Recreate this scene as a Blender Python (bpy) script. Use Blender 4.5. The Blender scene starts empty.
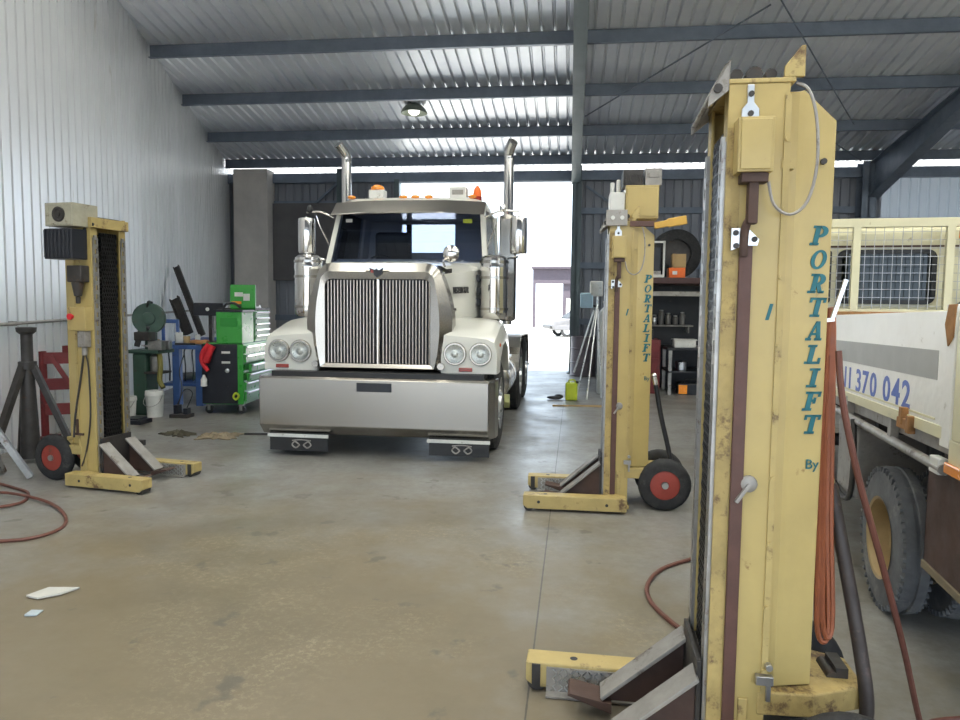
import bpy, bmesh, math, random
from math import sin, cos, pi, radians, sqrt, atan2
from mathutils import Vector, Matrix
random.seed(7)
scene = bpy.context.scene
COL = scene.collection

# ---------------------------------------------------------------- camera
cam_d = bpy.data.cameras.new('camera')
cam_d.sensor_width = 36.0
cam_d.lens = 36.0 * 721.0 / 960.0
cam_d.clip_end = 300
cam = bpy.data.objects.new('camera', cam_d)
COL.objects.link(cam)
YAW, PITCH, ROLL = radians(7.1), radians(4.5), 0.011
_f = Vector((-sin(YAW)*cos(PITCH), cos(YAW)*cos(PITCH), -sin(PITCH)))
_r = Vector((cos(YAW), sin(YAW), 0.0))
_d = _f.cross(_r)
_r2 = _r*cos(ROLL) - _d*sin(ROLL)
_d2 = _d*cos(ROLL) + _r*sin(ROLL)
_m = Matrix((_r2, -_d2, -_f)).transposed().to_4x4()
_m.translation = Vector((0, 0, 1.6))
cam.matrix_world = _m
scene.camera = cam

# ---------------------------------------------------------------- sky, sun, exposure
world = bpy.data.worlds.new('sky')
scene.world = world
world.use_nodes = True
bg = world.node_tree.nodes['Background']
bg.inputs[0].default_value = (0.72, 0.86, 1.0, 1)
bg.inputs[1].default_value = 1.0
sun_d = bpy.data.lights.new('sun', 'SUN')
sun_d.energy = 5.0
sun_d.angle = radians(1.0)
sun_d.color = (1.0, 0.95, 0.86)
sun = bpy.data.objects.new('sun', sun_d)
COL.objects.link(sun)
sun.rotation_euler = (radians(22), 0, radians(-12))     # from the south-west, high: into the front bay only
scene.view_settings.view_transform = 'Standard'
scene.view_settings.look = 'None'
scene.view_settings.exposure = 1.97
scene.view_settings.gamma = 1.0
scene.view_settings.use_curve_mapping = False
scene.cycles.max_bounces = 10
scene.cycles.diffuse_bounces = 6
scene.cycles.glossy_bounces = 5
scene.cycles.transmission_bounces = 6
scene.cycles.transparent_max_bounces = 12
scene.cycles.caustics_reflective = False
scene.cycles.caustics_refractive = False
scene.cycles.sample_clamp_indirect = 6.0
try:
    scene.cycles.use_denoising = True
    scene.cycles.denoiser = 'OPENIMAGEDENOISE'
except Exception:
    pass

def portal(name, loc, rot, sx, sy):
    d = bpy.data.lights.new(name, 'AREA')
    d.shape = 'RECTANGLE'; d.size = sx; d.size_y = sy
    d.cycles.is_portal = True
    o = bpy.data.objects.new(name, d); COL.objects.link(o)
    o.location = loc; o.rotation_euler = rot
portal('front_bay_daylight', (4.0, -4.3, 1.7), (radians(90), 0, 0), 17.6, 3.4)      # faces +Y, into the shed
portal('back_door_daylight', (-2.05, 17.05, 2.2), (radians(-90), 0, 0), 4.1, 4.4)   # faces -Y

# ---------------------------------------------------------------- materials
def _n(nt, t, **kw):
    n = nt.nodes.new(t)
    for k, v in kw.items(): setattr(n, k, v)
    return n
def mixcol(nt, fac, a, b, blend='MIX'):
    n = _n(nt, 'ShaderNodeMix', data_type='RGBA', blend_type=blend)
    for sock, v in ((0, fac), (6, a), (7, b)):
        if hasattr(v, 'is_linked'): nt.links.new(v, n.inputs[sock])
        elif sock == 0: n.inputs[0].default_value = v
        else: n.inputs[sock].default_value = (*v[:3], 1)
    return n.outputs[2]
def noise(nt, scale, detail=4, rough=.6, vec=None):
    n = _n(nt, 'ShaderNodeTexNoise')
    n.inputs['Scale'].default_value = scale; n.inputs['Detail'].default_value = detail; n.inputs['Roughness'].default_value = rough
    if vec is not None: nt.links.new(vec, n.inputs['Vector'])
    return n.outputs[0]
def ramp(nt, src, lo, hi):
    n = _n(nt, 'ShaderNodeMapRange'); n.clamp = True
    nt.links.new(src, n.inputs[0]); n.inputs[1].default_value = lo; n.inputs[2].default_value = hi
    return n.outputs[0]
def srgb(r, g, b):
    f = lambda c: (c/255/12.92) if c/255 <= .04045 else ((c/255+.055)/1.055)**2.4
    return (f(r), f(g), f(b))
MATS = {}
def mat(name, col, rough=.5, metal=0.0, var=.12, scale=6.0, dirt=None, dirt_amt=.0, dirt_scale=9.0, bump=0.0, bscale=40.0, coat=0.0, spec=.5, stretch=None, detail=5):
    m = bpy.data.materials.new(name); m.use_nodes = True
    nt = m.node_tree; b = nt.nodes['Principled BSDF']
    tc = _n(nt, 'ShaderNodeTexCoord'); vec = tc.outputs['Object']
    if stretch:
        mp = _n(nt, 'ShaderNodeMapping'); mp.inputs['Scale'].default_value = stretch
        nt.links.new(vec, mp.inputs[0]); vec = mp.outputs[0]
    c2 = tuple(c*(1-var) for c in col); c1 = tuple(min(1, c*(1+var*.6)) for c in col)
    out = mixcol(nt, ramp(nt, noise(nt, scale, detail, .65, vec), .3, .7), c2, c1)
    if dirt:
        k = ramp(nt, noise(nt, dirt_scale, 8, .72, vec), .66-dirt_amt*.3, .74-dirt_amt*.22)
        out = mixcol(nt, k, out, dirt)
    nt.links.new(out, b.inputs['Base Color'])
    if detail == 0:
        for l_ in list(b.inputs['Base Color'].links): nt.links.remove(l_)
        b.inputs['Base Color'].default_value = (*col, 1)
    rr = _n(nt, 'ShaderNodeMapRange'); nt.links.new(noise(nt, scale*1.7, min(4, detail), .6, vec), rr.inputs[0])
    rr.inputs[1].default_value = .3; rr.inputs[2].default_value = .7
    rr.inputs[3].default_value = max(.02, rough*.82); rr.inputs[4].default_value = min(1, rough*1.2)
    if detail == 0: b.inputs['Roughness'].default_value = rough
    else: nt.links.new(rr.outputs[0], b.inputs['Roughness'])
    b.inputs['Metallic'].default_value = metal
    b.inputs['Specular IOR Level'].default_value = spec
    if coat: b.inputs['Coat Weight'].default_value = coat; b.inputs['Coat Roughness'].default_value = .08
    if bump:
        bn = _n(nt, 'ShaderNodeBump'); bn.inputs['Strength'].default_value = bump; bn.inputs['Distance'].default_value = .01
        nt.links.new(noise(nt, bscale, 3, .6, vec), bn.inputs['Height']); nt.links.new(bn.outputs[0], b.inputs['Normal'])
    MATS[name] = m
    return m
def glass(name, tint, rough=.02, gloss=.12):
    m = bpy.data.materials.new(name); m.use_nodes = True
    nt = m.node_tree; nt.nodes.remove(nt.nodes['Principled BSDF'])
    o = nt.nodes['Material Output']
    t = _n(nt, 'ShaderNodeBsdfTransparent'); t.inputs[0].default_value = (*tint, 1)
    g = _n(nt, 'ShaderNodeBsdfGlossy'); g.inputs[0].default_value = (.9, .95, 1, 1); g.inputs[1].default_value = rough
    fr = _n(nt, 'ShaderNodeFresnel'); fr.inputs[0].default_value = 1.45
    mx = _n(nt, 'ShaderNodeMixShader')
    nt.links.new(fr.outputs[0], mx.inputs[0]); nt.links.new(t.outputs[0], mx.inputs[1]); nt.links.new(g.outputs[0], mx.inputs[2])
    nt.links.new(mx.outputs[0], o.inputs[0])
    MATS[name] = m
    return m
def emit(name, col, s):
    m = bpy.data.materials.new(name); m.use_nodes = True
    b = m.node_tree.nodes['Principled BSDF']
    b.inputs['Base Color'].default_value = (*col, 1); b.inputs['Emission Color'].default_value = (*col, 1); b.inputs['Emission Strength'].default_value = s
    MATS[name] = m
    return m

RUST = (.12, .055, .025)
yellow = mat('cream_yellow_paint', (.48, .365, .14), .42, var=.10, scale=3.0, dirt=(.22, .12, .045), dirt_amt=.05, dirt_scale=11, bump=.05, bscale=25, coat=.15)
yellow_worn = mat('worn_yellow_paint', (.46, .35, .14), .5, var=.15, scale=5, dirt=(.13, .075, .035), dirt_amt=.32, dirt_scale=7, bump=.1, bscale=25)
yellow_rusty = mat('rusty_scuffed_yellow', (.42, .31, .12), .6, var=.25, scale=8, dirt=(.10, .055, .03), dirt_amt=.45, dirt_scale=10, bump=.2)
brownbar = mat('red_brown_steel', (.10, .045, .035), .5, var=.25, scale=9, bump=.1)
steel = mat('bare_steel', (.42, .41, .40), .38, .85, var=.25, scale=7, dirt=(.16, .10, .07), dirt_amt=.25)
greysteel = mat('grey_steel', (.33, .31, .29), .45, .3, var=.25, scale=7, dirt=(.11, .08, .06), dirt_amt=.3)
darksteel = mat('dark_steel', (.055, .05, .048), .5, .4, var=.35, scale=8, dirt=(.10, .055, .035), dirt_amt=.25)
chainmat = mat('oily_chain_steel', (.035, .033, .033), .35, .7, var=.3, scale=14)
rubber = mat('tyre_rubber', (.022, .022, .024), .75, var=.3, scale=14, dirt=(.07, .065, .06), dirt_amt=.35, dirt_scale=5, bump=.1)
greyrubber = mat('dusty_grey_rubber', (.12, .125, .135), .8, var=.25, scale=9, dirt=(.22, .215, .21), dirt_amt=.4, dirt_scale=4, bump=.1)
black = mat('black_plastic', (.018, .018, .02), .45, var=.2, scale=9)
blackpaint = mat('black_paint', (.018, .02, .028), .35, var=.25, scale=5, dirt=(.06, .055, .05), dirt_amt=.2)
redrim = mat('red_rim_paint', (.32, .05, .035), .5, var=.2, scale=8, dirt=(.12, .06, .04), dirt_amt=.25)
white = mat('white_truck_paint', (.70, .69, .64), .28, detail=0, coat=.5)
white_dull = mat('white_plastic', (.70, .70, .68), .5, var=.1, scale=6, dirt=(.35, .32, .27), dirt_amt=.2)
chrome = mat('chrome', (.74, .72, .70), .09, 1.0, detail=0)
stainless = mat('brushed_stainless', (.44, .415, .38), .22, 1.0, detail=0)
alu = mat('aluminium', (.66, .67, .68), .3, 1.0, var=.08, scale=5)
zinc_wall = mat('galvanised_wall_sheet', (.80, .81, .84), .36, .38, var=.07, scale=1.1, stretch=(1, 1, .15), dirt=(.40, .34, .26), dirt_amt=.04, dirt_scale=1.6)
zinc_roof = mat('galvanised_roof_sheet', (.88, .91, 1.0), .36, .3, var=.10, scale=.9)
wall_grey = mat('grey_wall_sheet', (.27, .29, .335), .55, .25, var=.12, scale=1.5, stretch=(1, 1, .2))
purlin_m = mat('purlin_grey_steel', (.20, .24, .31), .5, .2, var=.2, scale=3)
beam_m = mat('blue_grey_beam', (.13, .17, .19), .5, .1, var=.15, scale=2)
taupe = mat('taupe_post', (.72, .68, .65), .7, var=.12, scale=2)
green = mat('lime_green_paint', (.04, .34, .045), .3, var=.08, scale=4, coat=.3)
dkgreen = mat('machine_green', (.035, .075, .055), .45, var=.2, scale=7, dirt=(.05, .05, .04), dirt_amt=.25)
blue = mat('bench_blue', (.06, .13, .36), .5, var=.2, scale=5, dirt=(.07, .07, .08), dirt_amt=.25)
red = mat('red_cloth', (.62, .02, .03), .7, var=.15, scale=9)
dkred = mat('dark_red_paint', (.16, .022, .025), .55, var=.25, scale=6, dirt=(.07, .03, .03), dirt_amt=.25)
orange = mat('orange', (.85, .16, .02), .5, var=.1)
amber = mat('amber_lens', (.90, .30, .03), .25, var=.1, coat=.6)
redlens = mat('red_lens', (.30, .03, .02), .25, var=.1, coat=.6)
hose_red = mat('red_brown_hose', (.15, .055, .04), .5, var=.2, scale=9)
hose_orange = mat('orange_hose', (.26, .075, .03), .5, var=.2, scale=9)
teal = mat('teal_lettering', (.006, .125, .155), .45, var=.12, scale=9)
bluetext = mat('blue_lettering', (.10, .16, .52), .5, var=.12, scale=9)
cream = mat('cream_cab_paint', (.66, .62, .42), .38, var=.07, scale=3, dirt=(.30, .22, .11), dirt_amt=.12)
creamw = mat('white_dropside_paint', (.80, .79, .77), .34, var=.06, scale=2.5, bump=.9, bscale=5, dirt=(.42, .38, .32), dirt_amt=.1)
greyband = mat('grey_stripe', (.34, .34, .33), .45, var=.07, scale=3)
rustmat = mat('rust', (.36, .18, .07), .8, var=.35, scale=12)
rimbeige = mat('dusty_gold_rim', (.38, .27, .13), .5, .2, var=.25, scale=4, dirt=(.15, .10, .06), dirt_amt=.2)
mudbrown = mat('brown_mud_panel', (.075, .042, .033), .7, var=.3, scale=5)
cardboard = mat('cardboard', (.45, .31, .15), .8, var=.1)
yellowgreen = mat('yellow_green_plastic', (.52, .62, .04), .45, var=.1)
paper = mat('paper', (.55, .54, .51), .8, var=.06)
ragmat = mat('rag_cloth', (.30, .24, .16), .9, var=.3, scale=14)
skyblue = mat('light_blue_plastic', (.42, .62, .78), .4, var=.1)
seatcloth = mat('dark_seat_cloth', (.02, .022, .03), .8, var=.2)
tinted = glass('tinted_windscreen_glass', (.62, .66, .76))
clear = glass('clear_glass', (.95, .96, .97))
lampglass = mat('headlight_reflector', (.70, .67, .58), .3, .6, var=.15, scale=30)
fill_sheet = bpy.data.materials.new('added_skylight_sheet'); fill_sheet.use_nodes = True  # for skylights added out of view as fill light
_t = fill_sheet.node_tree; _b = _t.nodes['Principled BSDF']; _t.nodes.remove(_b)
_tl = _n(_t, 'ShaderNodeBsdfTranslucent'); _tl.inputs[0].default_value = (.80, .78, .70, 1)
_t.links.new(_tl.outputs[0], _t.nodes['Material Output'].inputs[0])
outcon = mat('pale_outdoor_concrete', (.62, .60, .56), .8, var=.06, scale=.5)
wall_sheet_clear = bpy.data.materials.new('clear_wall_sheet'); wall_sheet_clear.use_nodes = True
_t = wall_sheet_clear.node_tree; _t.nodes.remove(_t.nodes['Principled BSDF'])
_tl = _n(_t, 'ShaderNodeBsdfTranslucent'); _tl.inputs[0].default_value = (.075, .08, .09, 1)
_df = _n(_t, 'ShaderNodeBsdfDiffuse'); _df.inputs[0].default_value = (.20, .26, .28, 1)
_ad = _n(_t, 'ShaderNodeAddShader'); _t.links.new(_tl.outputs[0], _ad.inputs[0]); _t.links.new(_df.outputs[0], _ad.inputs[1]); _t.links.new(_ad.outputs[0], _t.nodes['Material Output'].inputs[0])
forecon = mat('grey_forecourt_gravel', (.22, .21, .195), .9, var=.12, scale=.5)

# ---------------------------------------------------------------- mesh builder
class MB:
    def __init__(s): s.v = []; s.f = []; s.sm = []; s.mi = []; s.cur = 0
    def add(s, vs, fs, smooth=False):
        o = len(s.v); s.v += [Vector(p) for p in vs]
        for f in fs: s.f.append([i+o for i in f]); s.sm.append(smooth); s.mi.append(s.cur)
        return s
    def box(s, x0, x1, y0, y1, z0, z1, M=None):
        vs = [Vector(p) for p in ((x0,y0,z0),(x1,y0,z0),(x1,y1,z0),(x0,y1,z0),(x0,y0,z1),(x1,y0,z1),(x1,y1,z1),(x0,y1,z1))]
        if M is not None: vs = [M @ p for p in vs]
        return s.add(vs, [(0,3,2,1),(4,5,6,7),(0,1,5,4),(1,2,6,5),(2,3,7,6),(3,0,4,7)])
    def cbox(s, c, sz, rot=None):
        M = Matrix.Translation(Vector(c))
        if rot is not None: M = M @ rot.to_4x4()
        x, y, z = (k/2 for k in sz)
        return s.box(-x, x, -y, y, -z, z, M)
    def bar(s, a, b, w, h=None, up=(0,0,1)):
        a, b = Vector(a), Vector(b); h = h or w
        t = (b-a); L = t.length; t.normalize(); u = Vector(up)
        if abs(t.dot(u)) > .98: u = Vector((1,0,0))
        n = t.cross(u).normalized(); u = n.cross(t)
        vs = []
        for e in (a, b):
            for i, j in ((-1,-1),(1,-1),(1,1),(-1,1)): vs.append(e + n*(i*w/2) + u*(j*h/2))
        return s.add(vs, [(0,3,2,1),(4,5,6,7),(0,1,5,4),(1,2,6,5),(2,3,7,6),(3,0,4,7)])
    def cyl(s, a, b, r, r2=None, n=16, caps=True):
        a, b = Vector(a), Vector(b); r2 = r if r2 is None else r2
        t = (b-a).normalized(); u = Vector((0,0,1)) if abs(t.z) < .9 else Vector((1,0,0))
        p = t.cross(u).normalized(); q = t.cross(p)
        vs = [a + p*(r*cos(2*pi*i/n)) + q*(r*sin(2*pi*i/n)) for i in range(n)] + [b + p*(r2*cos(2*pi*i/n)) + q*(r2*sin(2*pi*i/n)) for i in range(n)]
        s.add(vs, [(i, (i+1)%n, n+(i+1)%n, n+i) for i in range(n)], True)
        if caps: s.add(vs, [tuple(range(n-1,-1,-1)), tuple(range(n,2*n))])
        return s
    def lathe(s, c, axis, prof, n=28, smooth=True, caps=True):
        """prof: list of (distance along axis, radius)"""
        c = Vector(c); t = Vector(axis).normalized(); u = Vector((0,0,1)) if abs(t.z) < .9 else Vector((1,0,0))
        p = t.cross(u).normalized(); q = t.cross(p); vs = []
        for h, r in prof:
            for i in range(n): vs.append(c + t*h + p*(r*cos(2*pi*i/n)) + q*(r*sin(2*pi*i/n)))
        fs = [(k*n+i, k*n+(i+1)%n, (k+1)*n+(i+1)%n, (k+1)*n+i) for k in range(len(prof)-1) for i in range(n)]
        s.add(vs, fs, smooth)
        if not caps: return s
        k = len(prof)-1
        s.add(vs[:n], [tuple(range(n-1,-1,-1))]); s.add(vs[k*n:], [tuple(range(n))])
        return s
    def tube(s, pts, r, n=8, sub=4, closed=False):
        P = [Vector(p) for p in pts]
        if sub > 1 and len(P) > 2:
            Q = []
            N = len(P)
            for i in range(N if closed else N-1):
                if closed: p0,p1,p2,p3 = P[i-1],P[i],P[(i+1)%N],P[(i+2)%N]
                else: p0,p1,p2,p3 = P[max(i-1,0)],P[i],P[i+1],P[min(i+2,N-1)]
                for k in range(sub):
                    t = k/sub
                    Q.append(.5*((2*p1)+(p2-p0)*t+(2*p0-5*p1+4*p2-p3)*t*t+(3*p1-p0-3*p2+p3)*t**3))
            if not closed: Q.append(P[-1])
            P = Q
        vs = []; pn = None; N = len(P)
        for i in range(N):
            if closed: t = (P[(i+1)%N]-P[i-1]).normalized()
            else: t = (P[min(i+1,N-1)]-P[max(i-1,0)]).normalized()
            if pn is None:
                u = Vector((0,0,1)) if abs(t.z) < .9 else Vector((1,0,0)); pn = t.cross(u).normalized()
            else:
                pn = (pn - t*pn.dot(t)); pn.normalize()
            q = t.cross(pn); rr = r(i/(N-1)) if callable(r) else r
            for k in range(n): vs.append(P[i] + pn*(rr*cos(2*pi*k/n)) + q*(rr*sin(2*pi*k/n)))
        fs = [(i*n+k, i*n+(k+1)%n, (i+1)*n+(k+1)%n, (i+1)*n+k) for i in range(N-1) for k in range(n)]
        if closed: fs += [((N-1)*n+k, (N-1)*n+(k+1)%n, (k+1)%n, k) for k in range(n)]
        s.add(vs, fs, True)
        if not closed: s.add(vs[:n], [tuple(range(n-1,-1,-1))]); s.add(vs[-n:], [tuple(range(n))])
        return s
    def prism(s, pts, ax, a, b, smooth=False):
        """closed 2D outline extruded along axis ax ('x','y','z') from a to b"""
        def mk(p, h): return {'x': (h, p[0], p[1]), 'y': (p[0], h, p[1]), 'z': (p[0], p[1], h)}[ax]
        n = len(pts); vs = [mk(p, a) for p in pts] + [mk(p, b) for p in pts]
        s.add(vs, [(i, (i+1)%n, n+(i+1)%n, n+i) for i in range(n)], smooth)
        s.add(vs, [tuple(range(n-1,-1,-1)), tuple(range(n,2*n))])
        return s
    def frame(s, outer, inner, ax, a, b):
        """ring between two outlines of equal point count, extruded"""
        def mk(p, h): return {'x': (h, p[0], p[1]), 'y': (p[0], h, p[1]), 'z': (p[0], p[1], h)}[ax]
        n = len(outer)
        vs = [mk(p,a) for p in outer]+[mk(p,a) for p in inner]+[mk(p,b) for p in outer]+[mk(p,b) for p in inner]
        fs = []
        for i in range(n):
            j = (i+1)%n
            fs += [(i,j,n+j,n+i),(2*n+i,3*n+i,3*n+j,2*n+j),(i,2*n+i,2*n+j,j),(n+i,n+j,3*n+j,3*n+i)]
        return s.add(vs, fs)
    def loft(s, rings, smooth=True, caps=True):
        n = len(rings[0]); vs = [p for r in rings for p in r]
        s.add(vs, [(k*n+i, k*n+(i+1)%n, (k+1)*n+(i+1)%n, (k+1)*n+i) for k in range(len(rings)-1) for i in range(n)], smooth)
        if caps: s.add(rings[0], [tuple(range(n-1,-1,-1))]); s.add(rings[-1], [tuple(range(n))])
        return s
    def sphere(s, c, r, n=16, m=10, sc=(1,1,1)):
        c = Vector(c); rings = []
        for k in range(m+1):
            a = -pi/2 + pi*k/m; a = max(min(a, pi/2-.02), -pi/2+.02)
            rings.append([c+Vector((sc[0]*r*cos(a)*cos(2*pi*i/n), sc[1]*r*cos(a)*sin(2*pi*i/n), sc[2]*r*sin(a))) for i in range(n)])
        return s.loft(rings)
    def build(s, name, m, parent=None, bevel=0.0, off=None, shear=None, label=None):
        me = bpy.data.meshes.new(name)
        vs = s.v
        if shear is not None: vs = [Vector((p.x+shear[0]*p.z, p.y+shear[1]*p.z, p.z)) for p in vs]
        if off is None and parent is not None: off = base_of(parent)
        if off is not None: vs = [p-Vector(off) for p in vs]
        me.from_pydata([tuple(p) for p in vs], [], s.f)
        for p, k, q in zip(me.polygons, s.sm, s.mi): p.use_smooth = k; p.material_index = q
        for q in (m if isinstance(m, (list, tuple)) else [m]): me.materials.append(q)
        bm = bmesh.new(); bm.from_mesh(me)
        bmesh.ops.remove_doubles(bm, verts=bm.verts, dist=1e-6)
        bmesh.ops.recalc_face_normals(bm, faces=bm.faces); bm.to_mesh(me); bm.free()
        if any(s.sm): me.set_sharp_from_angle(angle=radians(38))
        o = bpy.data.objects.new(name, me); COL.objects.link(o)
        if parent is not None: o.parent = parent
        if bevel:
            b = o.modifiers.new('bevel', 'BEVEL'); b.width = bevel; b.segments = 2; b.limit_method = 'ANGLE'; b.angle_limit = radians(40)
        if label: o['label'] = label
        return o
BASE = {}
def base_of(o):
    while o is not None:
        if o.name in BASE: return BASE[o.name]
        o = o.parent
    return None
def tag(o, label, cat, group=None, kind=None):
    o['label'] = label; o['category'] = cat
    if group: o['group'] = group
    if kind: o['kind'] = kind
    return o
def thing(name, label, cat, loc, rz=0.0, group=None, local=False):
    """Empty at the base of a thing; its parts are given in world coordinates unless local"""
    o = bpy.data.objects.new(name, None); COL.objects.link(o)
    o.empty_display_size = .1
    o.location = loc; o.rotation_euler = (0, 0, rz)
    if not local: BASE[o.name] = Vector(loc)
    return tag(o, label, cat, group)
def struct(o): o['kind'] = 'structure'; return o
def solo(mb, name, m, loc, label, cat, group=None, bevel=0.0):
    """a thing that is one mesh, built in world coordinates with its origin at loc"""
    o = mb.build(name, m, None, bevel, off=loc); o.location = loc
    return tag(o, label, cat, group)
def textmesh(txt, size, ext=.002, bold=0.0, shear=0.0, align='LEFT', space=1.0):
    cu = bpy.data.curves.new('t', 'FONT'); cu.body = txt; cu.size = size; cu.extrude = ext; cu.offset = bold; cu.shear = shear
    cu.align_x = align; cu.space_character = space; cu.resolution_u = 3
    o = bpy.data.objects.new('t', cu); COL.objects.link(o)
    me = bpy.data.meshes.new_from_object(o.evaluated_get(bpy.context.evaluated_depsgraph_get()))
    bpy.data.objects.remove(o); bpy.data.curves.remove(cu)
    vs = [v.co.copy() for v in me.vertices]; fs = [tuple(p.vertices) for p in me.polygons]
    bpy.data.meshes.remove(me)
    return vs, fs
# ---------------------------------------------------------------- the shed
SL = .155
def roofz(y): return 4.9 + SL*(17-y) if y >= 4 else 4.9 + SL*13 - SL*(4-y)
def wallx(y): return -6.65 - .25077*(y-10.17) if y >= 3 else -6.65 + .25077*7.17
# floor
fm = bpy.data.materials.new('worn_concrete_floor'); fm.use_nodes = True
nt = fm.node_tree; b = nt.nodes['Principled BSDF']
geo = _n(nt, 'ShaderNodeTexCoord'); pos = geo.outputs['Object']
base = mixcol(nt, ramp(nt, noise(nt, .9, 6, .6, pos), .35, .65), (.235, .233, .228), (.315, .31, .297))
base = mixcol(nt, ramp(nt, noise(nt, 14, 8, .75, pos), .35, .7), base, (.195, .187, .175))
sep = _n(nt, 'ShaderNodeSeparateXYZ'); nt.links.new(pos, sep.inputs[0])
def mth(op, a, b2=None, c=None):
    n = _n(nt, 'ShaderNodeMath', operation=op)
    for i, v in enumerate((a, b2, c)):
        if v is None: continue
        if hasattr(v, 'is_linked'): nt.links.new(v, n.inputs[i])
        else: n.inputs[i].default_value = v
    return n.outputs[0]
# brown tracked-in clay in the working bay, with ragged edges
dx = mth('DIVIDE', mth('ADD', sep.outputs[0], 1.6), 2.6); dy = mth('DIVIDE', mth('SUBTRACT', sep.outputs[1], 2.6), 2.9)
rad = mth('SQRT', mth('ADD', mth('MULTIPLY', dx, dx), mth('MULTIPLY', dy, dy)))
rag = mth('ADD', rad, mth('MULTIPLY', mth('SUBTRACT', noise(nt, 1.3, 7, .65, pos), .5), 1.9))
clay = mth('SUBTRACT', 1.0, ramp(nt, rag, .55, 1.35))
base = mixcol(nt, mth('MULTIPLY', clay, .85), base, (.185, .143, .083))
spk = mth('MULTIPLY', mth('MULTIPLY', ramp(nt, noise(nt, .8, 3, .5, pos), .48, .6), clay), ramp(nt, noise(nt, 26, 7, .85, pos), .50, .60))
base = mixcol(nt, mth('MULTIPLY', spk, .75), base, (.36, .31, .215))
base = mixcol(nt, mth('MULTIPLY', ramp(nt, noise(nt, .75, 6, .65, pos), .47, .62), .62), base, (.15, .125, .085))
base = mixcol(nt, mth('MULTIPLY', ramp(nt, noise(nt, 3.1, 5, .55, pos), .635, .68), .7), base, (.10, .09, .075))
# sawn control joints
jx = mth('ABSOLUTE', mth('SUBTRACT', sep.outputs[0], mth('ADD', mth('MULTIPLY', sep.outputs[1], .0068), -.160)))
jx = mth('ADD', jx, mth('MULTIPLY', mth('SUBTRACT', noise(nt, 25, 2, .5, pos), .5), .004))
joint = mth('LESS_THAN', jx, .004)
base = mixcol(nt, mth('MULTIPLY', joint, .85), base, (.06, .055, .05))
nt.links.new(base, b.inputs['Base Color'])
rr = _n(nt, 'ShaderNodeMapRange'); nt.links.new(noise(nt, 1.6, 6, .65, pos), rr.inputs[0])
rr.inputs[1].default_value = .3; rr.inputs[2].default_value = .7; rr.inputs[3].default_value = .28; rr.inputs[4].default_value = .52
nt.links.new(rr.outputs[0], b.inputs['Roughness'])
bn = _n(nt, 'ShaderNodeBump'); bn.inputs['Strength'].default_value = .05; bn.inputs['Distance'].default_value = .004
nt.links.new(noise(nt, 60, 6, .7, pos), bn.inputs['Height']); nt.links.new(bn.outputs[0], b.inputs['Normal'])
struct(MB().box(-11, 13.2, -4.3, 17.25, -.2, 0).build('floor', fm))
struct(MB().box(-60, 60, 17.25, 110, -.25, -.02).build('ground_outside', outcon))
struct(MB().box(-60, 60, -60, -4.3, -.25, -.02).build('ground_forecourt', forecon))

def ribbed(path_len, period=.2, flat=.145, depth=.026):
    """(distance, offset) profile of a ribbed sheet: wide pans with narrow ribs"""
    pts = []; x = 0.0
    while x < path_len:
        s = (period-flat)/3
        pts += [(x, 0), (x+flat, 0), (x+flat+s, depth), (x+flat+2*s, depth)]
        x += period
    return [p for p in pts if p[0] <= path_len] + [(path_len, 0)]
# left wall: ribbed galvanised sheets up to the sloping roof; ribs bulge outwards
P0 = Vector((wallx(3), 3, 0)); P1 = Vector((wallx(17.3), 17.3, 0)); T = (P1-P0).normalized(); N = Vector((-T.y, T.x, 0))
mb = MB(); pr = ribbed((P1-P0).length, flat=.156, depth=.10); vs = []
for d_, o_ in pr:
    p = P0 + T*d_ + N*o_; vs += [(p.x, p.y, 0), (p.x, p.y, roofz(p.y)+.03)]
mb.add(vs, [(2*i, 2*i+2, 2*i+3, 2*i+1) for i in range(len(pr)-1)])
pr = ribbed(7.2, flat=.156, depth=.10); vs = []
for d_, o_ in pr:
    vs += [(P0.x-o_, 3-d_, 0), (P0.x-o_, 3-d_, roofz(3-d_)+.03)]
mb.add(vs, [(2*i, 2*i+2, 2*i+3, 2*i+1) for i in range(len(pr)-1)])
struct(mb.build('wall_left', zinc_wall))
# roof: ribbed sheets running down the slope
mb = MB(); pr = ribbed(23.2, depth=.042); vs = []
ys = (17.9, 9.4, 4.6, 4, 3.4, -2.6, -4.5)
FILL_SKYLIGHTS = [(-4.1, -2.3), (-.3, 1.5), (3.3, 5.1), (6.9, 8.7), (10.1, 11.9)]          # unseen translucent sheets added either side of the ridge to brighten the shed
for d_, o_ in pr:
    for y in ys: vs.append((-9.9+d_, y, roofz(y)+o_))
NY = len(ys)
for i in range(len(pr)-1):
    x = -9.9+pr[i][0]; lit = any(a <= x < b for a, b in FILL_SKYLIGHTS)
    for k in range(NY-1):
        mb.cur = 1 if lit and k in (1, 4) else 0
        q = [vs[NY*i+k], vs[NY*i+NY+k], vs[NY*i+NY+k+1], vs[NY*i+k+1]]
        mb.add(q, [(0, 1, 2, 3)])
struct(mb.build('ceiling', [zinc_roof, fill_sheet]))
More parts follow.
